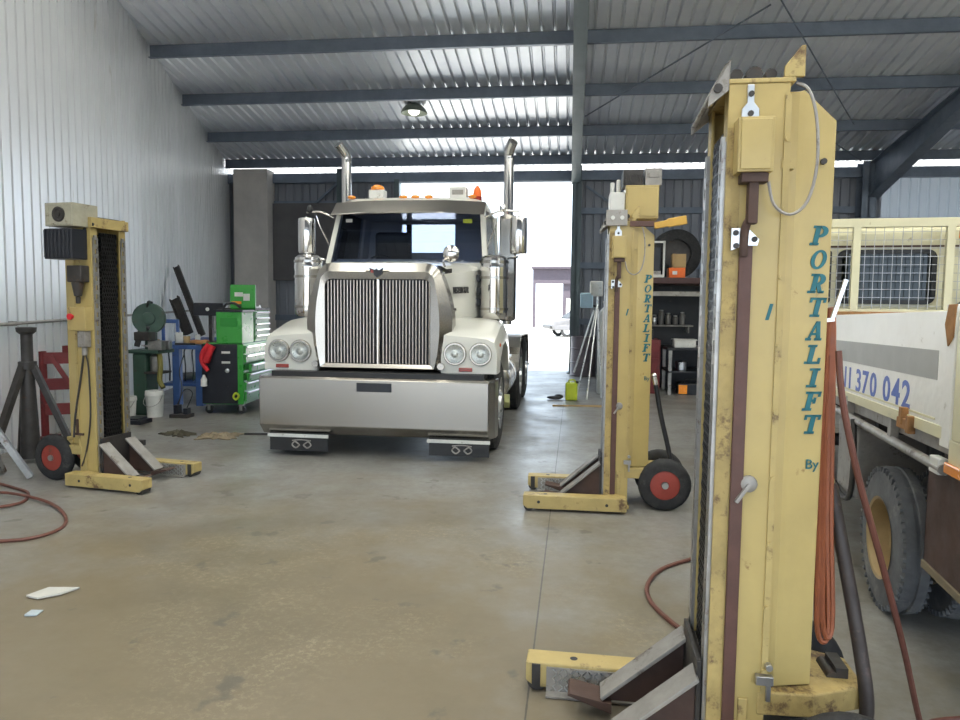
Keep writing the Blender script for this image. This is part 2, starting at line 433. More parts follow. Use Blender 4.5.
# back wall: ribbed sheet in two bays, door opening between, top edge just short of the roof
def back_sheet(x0, x1, z0, z1, name, m, y=17.1):
    pr = ribbed(x1-x0, depth=.025); vs = []
    for d_, o_ in pr: vs += [(x0+d_, y+o_, z0), (x0+d_, y+o_, z1)]
    return struct(MB().add(vs, [(2*i, 2*i+2, 2*i+3, 2*i+1) for i in range(len(pr)-1)]).build(name, m))
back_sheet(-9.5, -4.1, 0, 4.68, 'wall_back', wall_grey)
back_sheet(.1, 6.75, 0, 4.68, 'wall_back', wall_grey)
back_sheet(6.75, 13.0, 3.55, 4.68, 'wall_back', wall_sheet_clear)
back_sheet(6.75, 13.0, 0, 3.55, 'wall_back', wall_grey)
pr = None
mb = MB(); mb.box(12.9, 13.05, -4.2, 17.2, 0, 6.95); struct(mb.build('wall_right', wall_grey))
struct(MB().box(-4.9, 13.05, -4.3, -4.15, 3.4, 5.62).build('wall_front', wall_grey))
# framing
tn = [0]
def trim(mb, m, bevel=0.0):
    tn[0] += 1
    return struct(mb.build('trim_%d' % tn[0], m, None, bevel))
for y in (11.42, 13.2, 15.0, 16.62, 9.6, 7.8, 6.0, 4.2, 1.5, -1.5, -3.5):           # purlins
    z = roofz(y)-.005; x0 = wallx(y)+.03
    mb = MB(); mb.box(x0, 12.9, y-.012, y+.012, z-.20, z-.02); mb.box(x0, 12.9, y-.06, y+.012, z-.215, z-.2); mb.box(x0, 12.9, y-.012, y+.06, z-.022, z-.006)
    for k in range(16):
        xx = -5.5+k*1.2
        if xx > x0: mb.cyl((xx, y-.02, z-.11), (xx, y-.012, z-.11), .012, n=6)
    trim(mb, purlin_m)
def ibeam_roof(x, w, h0, h1):
    """rafter under the purlins; deeper at the eave end"""
    mb = MB()
    for (ya, yb, ha, hb) in ((4, 13.5, h0, h0), (13.5, 16.9, h0, h1), (4, -4.1, h0, h0)):
        za, zb = roofz(ya)-.22, roofz(yb)-.22
        for (xa, xb, ta, tb) in ((x-w/2, x+w/2, 0, .02), (x-.01, x+.01, .0, None), (x-w/2, x+w/2, None, 0)):
            if tb == .02: za0, za1, zb0, zb1 = za-.02, za, zb-.02, zb
            elif tb is None: za0, za1, zb0, zb1 = za-ha, za, zb-hb, zb
            else: za0, za1, zb0, zb1 = za-ha-.02, za-ha, zb-hb-.02, zb-hb
            mb.add([(xa,ya,za0),(xb,ya,za0),(xb,ya,za1),(xa,ya,za1),(xa,yb,zb0),(xb,yb,zb0),(xb,yb,zb1),(xa,yb,zb1)],
                   [(0,1,2,3),(4,7,6,5),(0,4,5,1),(1,5,6,2),(2,6,7,3),(3,7,4,0)])
    return mb
def column(x, w, y=16.95, d=.3):
    mb = MB(); mb.box(x-w/2, x+w/2, y-d/2, y-d/2+.02, 0, 4.75); mb.box(x-w/2, x+w/2, y+d/2-.02, y+d/2, 0, 4.75); mb.box(x-.012, x+.012, y-d/2, y+d/2, 0, 4.75)
    mb.box(x-w/2-.05, x+w/2+.05, y-d/2-.05, y+d/2+.0, 0, .02)
    return mb
trim(ibeam_roof(.06, .20, .28, .34), beam_m); trim(column(.09, .21), beam_m)
trim(ibeam_roof(6.45, .24, .36, .75), purlin_m); trim(column(6.35, .3, 16.9, .36), purlin_m)
trim(column(-5.5, .18, 16.98, .2), beam_m)
trim(MB().box(-8.05, -7.2, 16.6, 17.05, 0, 4.72), taupe, .01)                      # broad boxed post in the back corner
trim(MB().box(-9.2, 12.9, 16.93, 17.08, 4.44, 4.66), purlin_m)                     # eave beam
trim(MB().box(-4.1, 0, 16.98, 17.12, 4.42, 4.56), purlin_m)                        # door head
trim(MB().box(-4.2, -4.08, 16.92, 17.12, 0, 4.5), beam_m)                          # door jamb
for (xa, xb, z) in ((-7.2, -4.2, 3.95), (-7.2, -4.2, 2.5), (-7.2, -4.2, 1.2), (.2, 6.2, 3.75), (.2, 6.2, 2.5), (.2, 6.2, 1.2), (6.5, 12.9, 3.5), (6.5, 12.9, 2.2)):
    trim(MB().box(xa, xb, 16.99, 17.08, z-.07, z+.07), purlin_m)
trim(MB().bar((-6.9, 16.95, 3.3), (-5.5, 16.95, 4.5), .05), purlin_m)
trim(MB().bar((.3, 16.95, 4.3), (1.6, 16.95, 3.4), .05), purlin_m)
trim(MB().box(-7.2, -5.0, 16.9, 16.97, 2.1, 3.95), mat('dark_infill_board', (.13, .125, .13), .6, var=.15, scale=2))
# horizontal air line clipped along the left wall
q0, q1 = Vector((wallx(3.2)+.05, 3.2, 1.30)), Vector((wallx(16.5)+.05, 16.5, 1.42))
mb = MB(); mb.cyl(q0, q1, .018, n=8)
for k in range(9):
    p = q0.lerp(q1, (k+.5)/9); mb.cbox(p+Vector((-.02, 0, 0)), (.06, .05, .05))
trim(mb, greysteel)
# diagonal roof bracing rods
for a_, b_ in (((3.2, 13.2), (6.1, 16.6)), ((2.6, 10.5), (.2, 14.0)), ((1.4, 8.2), (5.2, 14.6))):
    trim(MB().cyl((a_[0], a_[1], roofz(a_[1])-.24), (b_[0], b_[1], roofz(b_[1])-.24), .012, n=6), purlin_m)
# ---------------------------------------------------------------- portable column lifts
def stroke_glyph(ch):
    """slab lettering in a 1 x 1.25 box: list of quads (each a list of 2D points)"""
    t, q = .31, .16
    def r(x0, x1, y0, y1): return [(x0,y0),(x1,y0),(x1,y1),(x0,y1)]
    def arc(cx, cy, rx, ry, a0, a1, th=t, n=10):
        out = []
        for k in range(n):
            u, v = radians(a0+(a1-a0)*k/n), radians(a0+(a1-a0)*(k+1)/n)
            out.append([(cx+rx*cos(u), cy+ry*sin(u)), (cx+rx*cos(v), cy+ry*sin(v)), (cx+(rx-th)*cos(v), cy+(ry-th*.62)*sin(v)), (cx+(rx-th)*cos(u), cy+(ry-th*.62)*sin(u))])
        return out
    stem = [r(.16,.16+t,0,1.25)]
    if ch == 'P': return stem+[r(0,.55,0,q), r(0,.5,1.25-q,1.25), r(.4,.55,.5,.5+q)]+arc(.52,.875,.44,.375,-90,90)
    if ch == 'R': return stem+[r(0,.5,0,q), r(0,.5,1.25-q,1.25), r(.4,.55,.5,.5+q), [(.42,.55),(.68,.55),(.92,0),(.66,0)], r(.66,1,0,q)]+arc(.52,.875,.42,.375,-90,90)
    if ch == 'O': return arc(.5,.625,.48,.625,0,360,.25,20)
    if ch == 'T': return [r(.38,.38+t,0,1.25), r(.2,.8,0,q), r(0,1,1.25-q,1.25), r(0,q,.92,1.25), r(1-q,1,.92,1.25)]
    if ch == 'A': return [[(.08,0),(.24,0),(.58,1.25),(.42,1.25)], [(.66,0),(.94,0),(.66,1.25),(.42,1.25)], r(.25,.7,.34,.34+q), r(0,.36,0,q), r(.55,1,0,q)]
    if ch == 'L': return stem+[r(0,.56,1.25-q,1.25), r(0,.95,0,q), r(.95-q,.95,0,.40)]
    if ch == 'I': return [r(.38,.38+t,0,1.25), r(.18,.82,0,q), r(.18,.82,1.25-q,1.25)]
    if ch == 'F': return stem+[r(0,.58,0,q), r(0,.95,1.25-q,1.25), r(.95-q,.95,.9,1.25), r(.35,.72,.58,.58+q), r(.72-q,.72,.46,.86)]
    return []
def lift(label, loc, rz, tilt, style):
    root = thing('portable_column_lift', label, 'vehicle lift', loc, rz, 'portable column lifts', local=True)
    sh = (tilt, 0)
    def P(mb, name, m, bevel=0.0, par=None, label=None, sheared=True):
        return mb.build(name, m, par or root, bevel, shear=sh if sheared else None, label=label)
    dz = .055 if style == 'near' else 0.0      # the nearest one carries a taller head
    s = 1 if style != 'left' else -1          # side that faces the open bay
    # mast: two channel flanks and a web, open towards the lifting forks
    mb = MB()
    for k in (-1, 1):
        mb.box(-.185, 0, k*.19-.006, k*.19+.006, .03, 2.24+dz)
        mb.box(-.012, 0, min(k*.19, k*.125), max(k*.19, k*.125), .03, 2.24+dz)
    mb.box(-.185, -.173, -.19, .19, .03, 2.24+dz)
    mast = P(mb, 'mast', yellow, .003)
    if style != 'left': P(MB().box(-.044, .0, .196, .1985, .03, 2.16), 'scuffed_edge', yellow_rusty, 0, mast, label='rusty scuffed front edge')
    # seam strip with bolts between mast and cover
    mb = MB()
    for k in (-1, 1):
        mb.box(-.19, -.17, k*.19-.012, k*.19+.012, .32, 2.2+dz)
        for q in range(9): mb.cyl((-.18, k*.2, .4+q*.215), (-.18, k*.2+k*.008, .4+q*.215), .008, n=6)
    P(mb, 'seam_strip', yellow_worn, 0, mast)
    # ratchet strips down both front flanges
    for k in (-1, 1):
        mb = MB(); y = k*.155
        mb.box(.0, .012, y-.028, y-.012, .1, 2.12); mb.box(.0, .012, y+.012, y+.028, .1, 2.12)
        for q in range(27): mb.box(.0, .012, y-.014, y+.014, .1+q*.077, .137+q*.077)
        P(mb, 'ratchet_strip', steel, 0, mast)
    # leaf chain running in the channel
    mb = MB()
    for q in range(56):
        z = .16+q*.036; o = .012 if q % 2 else 0
        for c in range(-3, 4):
            y = c*.026+o; mb.prism([(-.036, z-.026), (-.02, z-.029), (-.004, z-.026), (.0, z), (-.004, z+.026), (-.02, z+.029), (-.036, z+.026), (-.04, z)], 'y', y-.005, y+.005)
        mb.cyl((-.02, -.095, z), (-.02, .105, z), .007, n=6)
    P(mb, 'lifting_chain', chainmat)
    # rear cover with sloping top
    mb = MB(); w = .165
    a = [(-.185, w), (-.22, w), (-.235, w-.005), (-.345, w-.035), (-.345, -w+.035), (-.235, -w+.005), (-.22, -w), (-.185, -w)]
    top = lambda x: (2.22 if x > -.245 else 2.22-(-.245-x)*.85)+dz
    mb.loft([[Vector((x, y, .33)) for x, y in a], [Vector((x, y, top(x))) for x, y in a]], smooth=False)
    P(mb, 'rear_cover', yellow, .004)
    for k in (-1, 1): P(MB().cyl((-.305, k*.13, 2.06), (-.305, k*.155, 2.06), .01, n=8), 'cover_fastener', darksteel)
    P(MB().box(-.205, -.165, min(s*.165, s*.2), max(s*.165, s*.2), 2.03, 2.06), 'cover_clip', yellow_worn)
    # head: front crosshead plate, open cap with lug, sheaves inside
    h0 = 2.24+dz
    mb = MB()
    if style == 'left': mb.box(.0, .035, -.22, .2, 2.20, 2.285)
    else:
        for y in (-.2, .19): mb.prism([(.0, h0+.06), (.014, h0+.06), (.062, h0-.04), (.062, h0-.07), (.0, h0-.02)], 'y', y, y+.01)
        mb.loft([[Vector((.0, y, h0+.06)), Vector((.014, y, h0+.06)), Vector((.062, y, h0-.04)), Vector((.048, y, h0-.045))] for y in (-.2, .2)], False)
    ch = P(mb, 'crosshead', yellow_worn if style == 'left' else greysteel, .003)
    P(MB().cyl((.035, s*.2, h0-.015), (.035, s*.212, h0-.015), .014, n=10), 'crosshead_bolt', darksteel, 0, ch)
    mb = MB(); mb.box(-.20, .005, -.2, .2, h0, h0+.015); mb.box(-.20, -.185, -.19, .19, h0+.015, h0+.05); mb.box(-.20, .0, -s*.2, -s*.184, h0+.015, h0+.06) if s < 0 else mb.box(-.20, .0, -.2, -.184, h0+.015, h0+.06)
    mb.prism([(-.205, h0+.015), (-.225, h0+.015), (-.225, h0+.11), (-.212, h0+.11), (-.165, h0+.05), (-.165, h0+.015)], 'y', s*.2, s*.184)
    cap = P(mb, 'top_cap', yellow_worn, .003)
    for x, r in ((-.03, .02), (-.085, .026), (-.135, .018)): P(MB().cyl((x, -.12, h0+.04), (x, .15, h0+.04), r, n=14), 'sheave', darksteel, 0, cap)
    # base: frame towards the wheels
    mb = MB(); z0, z1 = .245, .325
    a = [(-.16, .2), (-.34, .19), (-.53, .10), (-.53, -.10), (-.34, -.19), (-.16, -.2)]
    mb.prism([(x, y) for x, y in a], 'z', z0, z1)
    base = P(mb, 'base_frame', yellow_rusty if style == 'near' else yellow_worn, .006)
    mb = MB(); mb.cyl((-.44, -.06, .325), (-.44, .06, .325), .02, n=10); mb.box(-.49, -.45, -.06, .06, .325, .36); P(mb, 'tow_pivot', darksteel, 0, base)
    mb = MB(); mb.box(-.13, -.1, s*.17, s*.205, .03, .3); mb.box(-.20, .02, -.21, .21, .0, .03); P(mb, 'foot_plate', yellow_worn, .003)
    # legs on the floor, with tread plate on the inner face and end rollers
    LX = .645 if style == 'near' else .62
    for k in (-1, 1):
        y = k*.32
        def legp(nose): return [(-.17, .02), (LX-.035, .02), (LX, .045), (LX, .125), (-.17, .125)]
        mb = MB(); mb.prism(legp(0), 'y', y-.058, y+.058); 
        leg = P(mb, 'leg', yellow_worn, .006, sheared=False)
        for h, zc in ((-.02, .07), (.5, .075)): P(MB().cyl((h, y+k*.0585-.0, zc), (h, y+k*.0600, zc), .012, n=10), 'bolt_hole', black, 0, leg, sheared=False)
        P(MB().cyl((.45, y, .1255), (.45, y, .1262), .016, n=12), 'bolt_hole', black, 0, leg, sheared=False)
        mb = MB(); mb.cyl((LX-.045, y-.05, .042), (LX-.045, y+.05, .042), .04, n=16); mb.box(LX-.06, LX-.025, y-k*.058, y-k*.066, .02, .12); P(mb, 'end_roller', darksteel, 0, leg, sheared=False)
        mb = MB(); yi = y-k*.058; mb.box(.08, LX-.085, min(yi, yi-k*.008), max(yi, yi-k*.008), .004, .112)
        mb.box(.08, LX-.085, min(yi-k*.008, yi-k*.05), max(yi-k*.008, yi-k*.05), .004, .012)
        tp = P(mb, 'tread_plate', greysteel, 0, leg, sheared=False)
        mb = MB()
        for i in range(11):
            for j in range(5):
                c = Vector((LX-.36+i*.024, yi-k*.0085, .022+j*.019)); ang = radians(45 if (i+j) % 2 else -45)
                mb.cbox(c, (.022, .003, .0045), Matrix.Rotation(ang, 3, 'Y'))
        P(mb, 'tread_pattern', alu, 0, tp, sheared=False)
        mb = MB(); mb.box(-.12, -.02, y-k*.058, k*.196, .03, .115); P(mb, 'leg_bracket', yellow_worn, .003, leg, sheared=False)
    # carriage with two wheel forks
    mb = MB(); mb.box(.014, .032, -.17, .17, .06, .40)
    mb.box(-.01, .03, -.11, .11, .2, .38)
    car = P(mb, 'carriage', darksteel, .003)
    for k in (-1, 1):
        mb = MB(); y = k*.15
        mb.prism([(.03, .34), (.03, .06), (.33, .06), (.33, .085)], 'y', y-.01, y+.01)
        fk = P(mb, 'wheel_fork', mudbrown, .002, car)
        mb = MB(); mb.bar((.03, y, .35), (.34, y, .085), .115, .014); P(mb, 'fork_flange', greysteel, .002, fk)
        mb = MB(); mb.prism([(.30, .03), (.47, .09), (.46, .1), (.30, .07)], 'y', y-.06, y+.06); P(mb, 'fork_tip', mudbrown, .002, fk)
    # transport wheels and tow handle
    WX, WY = {'near': ((-.38, -.36), (-.245, .44))}.get(style, ((-.47, -.47), (-.185, .185)))
    for k in (0, 1):
        y = WY[k]; wx = WX[k]; c = (wx, y-.045, .205)
        mb = MB(); mb.lathe(c, (0, 1, 0), [(0, .115), (.0, .16), (.012, .19), (.03, .203), (.06, .203), (.078, .19), (.09, .16), (.09, .115), (.0, .115)], 30, True, False)
        wh = P(mb, 'wheel', rubber, sheared=False)
        mb = MB(); mb.lathe((wx, y-.04, .205), (0, 1, 0), [(0, .03), (0, .10), (.006, .116), (.02, .108), (.03, .06), (.05, .06), (.06, .108), (.074, .116), (.08, .10), (.08, .03), (.04, .03)], 26); P(mb, 'rim', redrim, 0, wh, sheared=False)
        mb = MB(); mb.cyl((wx, y-.055, .205), (wx, y+.055, .205), .026, n=14); P(mb, 'hub', steel, 0, wh, sheared=False)
    mb = MB(); mb.cyl((WX[0], WY[0]+.04, .205), (WX[1], WY[1]-.04, .205), .016, n=10); mb.bar((-.47, .05, .2), (-.45, .05, .27), .03); mb.bar((-.47, -.05, .2), (-.45, -.05, .27), .03); P(mb, 'axle', darksteel, sheared=False)
    if style != 'left':
        mb = MB(); y = s*.11
        mb.tube([(-.50, y*.4, .25), (-.525, y, .33), (-.50, y, .48), (-.44, y, .72), (-.39, y, .98)] if style == 'mid' else
                         [(-.525, .13, .20), (-.53, .125, .28), (-.515, .10, .42), (-.475, .05, .68), (-.42, .0, .99)], .019 if style == 'mid' else .023, 10)
        hd = P(mb, 'tow_handle', black if style == 'mid' else MATS['worn_brown_bar'] if 'worn_brown_bar' in MATS else mat('worn_brown_bar', (.05, .04, .038), .55, .2, var=.3, scale=7, dirt=(.10, .07, .06), dirt_amt=.3))
        mb = MB(); y = y if style == 'mid' else 0; xx = -.39 if style == 'mid' else -.42; mb.cyl((xx, y, .98), (xx+.015, y, 1.045), .02, n=12); mb.sphere((xx+.015, y, 1.05), .022); P(mb, 'handle_tip', chrome, 0, hd, label='chrome handle tip')
    if style != 'left':
        # pressed side face: brown guide bar, control box, link plate, lettering
        mb = MB(); mb.box(-.088, -.048, .196, .21, .04, 1.74+dz); P(mb, 'guide_bar', brownbar, .003)
        mb = MB(); mb.prism([(-.02, 1.79+dz), (-.07, 1.79+dz), (-.105, 1.755+dz), (-.10, 1.735+dz), (-.06, 1.735+dz), (-.02, 1.72+dz)], 'y', .205, .217)
        lp = P(mb, 'link_plate', alu, .001)
        for x, z in ((-.033, 1.775), (-.035, 1.735), (-.09, 1.755)): P(MB().cyl((x, .217, z+dz), (x, .223, z+dz), .009, n=10), 'link_bolt', darksteel, 0, lp)
        mb = MB(); mb.box(-.125, -.02, .197, .275, 1.955+dz, 2.12+dz); mb.box(-.118, -.027, .275, .28, 1.962+dz, 2.113+dz)
        cb = P(mb, 'control_box', yellow, .005)
        mb = MB(); mb.box(-.115, -.035, .21, .265, 1.925+dz, 1.955+dz); mb.box(-.09, -.06, .215, .255, 1.80+dz, 1.93+dz); mb.tube([(-.075, .235, 1.82+dz), (-.06, .225, 1.79+dz), (-.058, .215, 1.70+dz)], .014); P(mb, 'cable_gland', mudbrown, .003, cb)
        mb = MB(); mb.prism([(x, z+dz) for x, z in ((-.055, 2.235), (-.075, 2.235), (-.076, 2.18), (-.092, 2.16), (-.092, 2.12), (-.04, 2.12), (-.04, 2.16), (-.056, 2.18))], 'y', .196, .204)
        lk = P(mb, 'hanger_link', alu, .001)
        for z in (2.205, 2.145): P(MB().cyl((-.066, .204, z+dz), (-.066, .213, z+dz), .009, n=8), 'hanger_bolt', darksteel, 0, lk)
        mb = MB(); mb.tube([(x, y, z+dz) for x, y, z in ((-.12, .24, 1.93), (-.14, .235, 1.86), (-.19, .23, 1.83), (-.24, .225, 1.87), (-.265, .22, 1.98), (-.26, .215, 2.12), (-.235, .21, 2.21), (-.20, .2, 2.235))], .005, 6)
        P(mb, 'power_cable', greysteel, 0, cb)
        mb = MB(); lv = .21 if style == 'near' else .0; mb.lathe((-.105, .196, .815+lv), (0, 1, 0), [(0, .028), (.012, .028), (.018, .02)], 14); mb.bar((-.105, .208, .815+lv), (-.065, .212, .755+lv), .022, .012); P(mb, 'release_lever', greysteel, .001)
        mb = MB(); mb.box(-.205, -.15, .2, .225, .36, .39); mb.cyl((-.19, .225, .42), (-.19, .2, .42), .012, n=8); mb.box(-.20, -.185, .2, .214, .30, .36); P(mb, 'cover_latch', steel, .002)
        # stacked letters down the cover (read from this side), plus small words
        mb = MB(); yf = lambda x: (.165 if x > -.22 else .165-.005*((-.22-x)/.015) if x > -.235 else .160-.030*((-.235-x)/.11)) + .0035
        z = 1.772+dz*.45
        for chh in 'PORTALIFT':
            for qd in stroke_glyph(chh):
                pts = [(-.282-.054*(u-.06+.20*(1.25-v)*0-.20*(.6-v)), z+.050*v) for u, v in qd]
                vs = [Vector((x, yf(x), zz)) for x, zz in pts]+[Vector((x, yf(x)-.006, zz)) for x, zz in pts]
                mb.add(vs, [(0,1,2,3), (7,6,5,4), (0,4,5,1), (1,5,6,2), (2,6,7,3), (3,7,4,0)])
            z -= .0763
        P(mb, 'lettering', teal)
        def words(t, size, x, z, name, bold=.0, shear=.0, yy=None):
            vs, fs = textmesh(t, size, .002, bold, shear); mb = MB()
            mb.add([(x-v.x, (yf(x-v.x) if yy is None else yy)-.001+v.z, z+v.y) for v in vs], fs); P(mb, name, teal)
        words('By', .046, -.292, 1.015+dz, 'maker_lettering')
        words('1', .07, -.125, 1.52+dz*.7, 'unit_number', .002, .25, .197)
    if style == 'mid':
        mb = MB(); mb.box(-.37, -.12, -.16, .12, 2.265, 2.52); mb.box(-.36, -.13, .12, .128, 2.28, 2.5)
        pb = P(mb, 'power_box', yellow, .006)
        mb = MB(); mb.box(-.118, .0, -.12, .1, 2.28, 2.47); mb.cyl((-.02, .05, 2.47), (-.02, .05, 2.55), .018, n=8); mb.cyl((-.07, .0, 2.47), (-.07, 0, 2.58), .018, n=8); P(mb, 'lit_box_side', white_dull, .006, pb)  # white block stands in for the lit side of the power box
        mb = MB(); mb.box(-.25, -.10, -.13, .11, 2.52, 2.64)
        for q in range(6): mb.box(-.245+q*.025, -.235+q*.025, .11, .118, 2.525, 2.6)
        P(mb, 'motor', darksteel, .008, pb)
        mb = MB(); mb.box(-.39, -.265, -.1, .1, 2.52, 2.65); mb.box(-.375, -.28, .1, .106, 2.58, 2.63); P(mb, 'gauge_unit', greysteel, .006, pb)
        mb = MB(); mb.bar((-.15, .205, 2.215), (-.38, .205, 2.215), .03, .04); P(mb, 'arm', brownbar, .003)
        mb = MB(); mb.bar((-.33, .205, 2.2), (-.44, .205, 2.22), .034, .05); mb.bar((-.43, .205, 2.22), (-.57, .205, 2.245), .034, .065); P(mb, 'arm_handle', mat('orange_yellow_paint', (.62, .36, .06), .45), .006)
        mb = MB(); mb.box(-.13, .03, .2, .225, 2.2, 2.32); a_ = P(mb, 'end_plate', greysteel, .004)
        for x in (-.09, -.02): P(MB().cyl((x, .225, 2.26), (x, .235, 2.26), .016, n=10), 'end_plate_bolt', white_dull, 0, a_)
    if style == 'near':
        mb = MB(); mb.bar((-.335, .1, 1.555), (-.375, .1, 1.56), .012)
        mb.bar((-.368, .1, 1.56), (-.405, .1, 1.69), .012); P(mb, 'hose_hook', alu, label='bright metal hook rod')
    if style == 'left':
        yb = -.2
        mb = MB(); mb.box(-.30, -.01, -.36, -.1, 2.20, 2.39); mb.frame([(-.29, 2.21), (-.02, 2.21), (-.02, 2.38), (-.29, 2.38)], [(-.27, 2.225), (-.04, 2.225), (-.04, 2.365), (-.27, 2.365)], 'y', -.366, -.36)
        gb = P(mb, 'gearbox_housing', mat('dirty_cream_paint', (.40, .38, .30), .5, var=.2, scale=7, dirt=(.12, .09, .06), dirt_amt=.3), .006)
        mb = MB(); mb.lathe((-.155, -.36, 2.295), (0, -1, 0), [(0, .062), (.012, .062), (.012, .045), (.004, .04), (.004, .02), (.015, .018)], 20); P(mb, 'fan_grille', darksteel, 0, gb)
        mb = MB(); mb.box(-.32, -.03, -.36, -.2, 1.93, 2.18); mb.box(-.37, -.32, -.31, -.2, 2.03, 2.15)
        for q in range(7): mb.box(-.315+q*.04, -.30+q*.04, -.37, -.36, 1.94, 2.17)
        P(mb, 'motor', blackpaint, .012)
        mb = MB(); mb.box(-.17, -.02, -.29, -.196, 1.74, 1.88); mb.cyl((-.095, -.25, 1.74), (-.095, -.25, 1.62), .05, .03, n=14); mb.cyl((-.095, -.25, 1.62), (-.095, -.25, 1.56), .02, n=10); P(mb, 'hydraulic_valve', darksteel, .008)
        mb = MB(); mb.box(-.18, .0, -.28, -.196, 1.33, 1.53); cb = P(mb, 'control_box', yellow_worn, .006)
        mb = MB(); mb.lathe((-.135, -.28, 1.45), (0, -1, 0), [(0, .018), (.02, .018), (.02, .028), (.032, .026)], 16); P(mb, 'stop_button', red, 0, cb, label='red stop button')
        mb = MB(); mb.box(-.10, -.02, -.27, -.2, 1.19, 1.33); mb.cyl((-.06, -.235, 1.19), (-.06, -.235, 1.12), .022, n=10); P(mb, 'plug_socket', greysteel, .006, cb)
        mb = MB(); mb.tube([(-.07, -.235, 1.13), (-.14, -.21, .9), (-.21, -.205, .6), (-.23, -.21, .4)], .009, 6); mb.tube([(-.05, -.235, 1.13), (-.05, -.21, 1.0), (-.05, -.205, .6), (-.1, -.205, .3), (-.16, -.205, .15)], .007, 6); P(mb, 'control_cable', darksteel, 0, cb)
        mb = MB(); mb.tube([(-.13, -.25, 2.02), (-.08, -.22, 1.98), (-.06, -.215, 2.1), (-.04, -.21, 2.2)], .012, 6); mb.tube([(-.1, -.25, 1.95), (-.05, -.22, 2.0), (-.06, -.21, 2.12)], .01, 6); P(mb, 'hydraulic_hose', black)
        mb = MB(); mb.box(-.24, -.13, -.21, -.196, .42, .44); mb.box(-.2, -.18, -.215, -.196, .44, .56); P(mb, 'latch', mudbrown, .002)
        mb = MB(); mb.box(-.36, -.3, -.16, .0, .33, .39); P(mb, 'tow_bracket', yellow_worn, .004)
    return root
lift('tall cream yellow column lift nearest the camera, big blue lettering facing us', (.485, 2.60, 0), pi-radians(1.5), .0, 'near')
lift('cream yellow column lift beside the doorway with a power box on its head', (.285, 5.86, 0), pi, .0, 'mid')
lift('cream yellow column lift by the ribbed wall with a black motor and red stop button', (-4.0, 5.88, 0), radians(-9), .0, 'left')
# ---------------------------------------------------------------- white bonneted prime mover
CX = -1.945
tr = thing('prime_mover', 'white bonneted prime mover with a tall chrome grille and deep polished bumper, nose towards us', 'truck', (CX, 8.0, 0))
X = lambda d: CX + d
# bumper: deep polished sheet, chamfered foot, ends swept back
pf = [(7.30, .835), (7.03, .835), (7.0, .815), (7.0, .335), (7.10, .235), (7.30, .235)]
rings = []
for d_, back in ((-1.265, .30), (-1.255, .12), (-1.20, .0), (1.16, .0), (1.215, .12), (1.225, .30)):
    rings.append([Vector((X(d_), min(7.34, y+back), z)) for y, z in pf])
mb = MB().loft(rings, smooth=False)
bumper = mb.build('bumper', stainless, tr, .006)
MB().box(X(-.175), X(.185), 6.992, 7.02, .70, .79).build('number_plate_recess', blackpaint, bumper, .003)
MB().box(X(-1.1), X(1.1), 7.08, 7.45, .83, .885).build('bumper_gap_shade', black, tr)  # black filler gives the gap above the bumper its shade
for a_, b_, zt in ((-1.125, -.505, .235), (.555, 1.165, .228)):
    fl = MB().box(X(a_), X(b_), 7.075, 7.085, .06, zt+.01).build('bumper_flap', black, tr)
    MB().box(X(a_-.02), X(b_+.01), 7.06, 7.075, zt-.035, zt+.0).build('flap_strip', white_dull, fl, .002)
    c = (a_+b_)/2+.03
    mb = MB()
    for k in (-1, 1):
        mb.tube([(X(c+k*.02), 7.072, .12), (X(c+k*.07), 7.072, .155), (X(c+k*.10), 7.072, .12), (X(c+k*.06), 7.072, .09), (X(c+k*.02), 7.072, .12)], .008, 6)
    mb.tube([(X(c-.1), 7.072, .165), (X(c), 7.072, .175), (X(c+.1), 7.072, .165)], .006, 6); mb.build('flap_emblem', greysteel, fl)
# grille surround
def rrect(x0, x1, z0, z1, r, n=5, bot=None):
    rb = r if bot is None else bot; P_ = []
    for cx, cz, a0, q in ((x1-r, z1-r, 0, r), (x0+r, z1-r, 90, r), (x0+rb, z0+rb, 180, rb), (x1-rb, z0+rb, 270, rb)):
        for k in range(n+1):
            a = radians(a0+90*k/n); P_.append((cx+q*cos(a), cz+q*sin(a)))
    return P_
inner = rrect(X(-.575), X(.535), .965, 1.835, .075, 5, .01)
def bulge(z):   # half width of the surround against height
    t = (z-.88)/(2.0-.88)
    return .655+.115*max(0, 1-((t-.44)/.44)**2)
outer = []
for (x, z) in inner:
    zz = .875+(z-.965)*(2.0-.875)/(1.835-.965)
    cxm = X(-.02)
    fx = (x-cxm)/.555
    outer.append((cxm+fx*bulge(zz)*(1 if zz < 1.9 else 1-.06*(zz-1.9)/.1), zz))
# finer sides so that the bulge reads
def refine(P_):
    out = []
    for i in range(len(P_)):
        a_, b_ = P_[i], P_[(i+1) % len(P_)]
        n = 8 if abs(a_[1]-b_[1]) > .3 else 1
        out += [(a_[0]+(b_[0]-a_[0])*k/n, a_[1]+(b_[1]-a_[1])*k/n) for k in range(n)]
    return out
innr = refine(inner); outr = []
for (x, z) in innr:
    zz = .875+(z-.965)*(2.0-.875)/(1.835-.965); fx = (x-X(-.02))/.555
    outr.append((X(-.02)+fx*bulge(zz)*(1 if zz < 1.85 else 1-.10*((zz-1.85)/.15)**2), zz))
mid_ = [(a[0]*.45+b[0]*.55, a[1]*.45+b[1]*.55) for a, b in zip(outr, innr)]
n = len(innr)
r0 = [Vector((x, 7.30, z)) for x, z in innr]; r1 = [Vector((x, 7.205, z)) for x, z in innr]
r2 = [Vector((x, 7.19, z)) for x, z in mid_]; r3 = [Vector((x, 7.27, z)) for x, z in outr]; r4 = [Vector((x, 7.50, z)) for x, z in outr]
mb = MB().loft([r0, r1], False, False).loft([r1, r2, r3], True, False).loft([r3, r4], True, False)
sur = mb.build('grille_surround', stainless, tr)
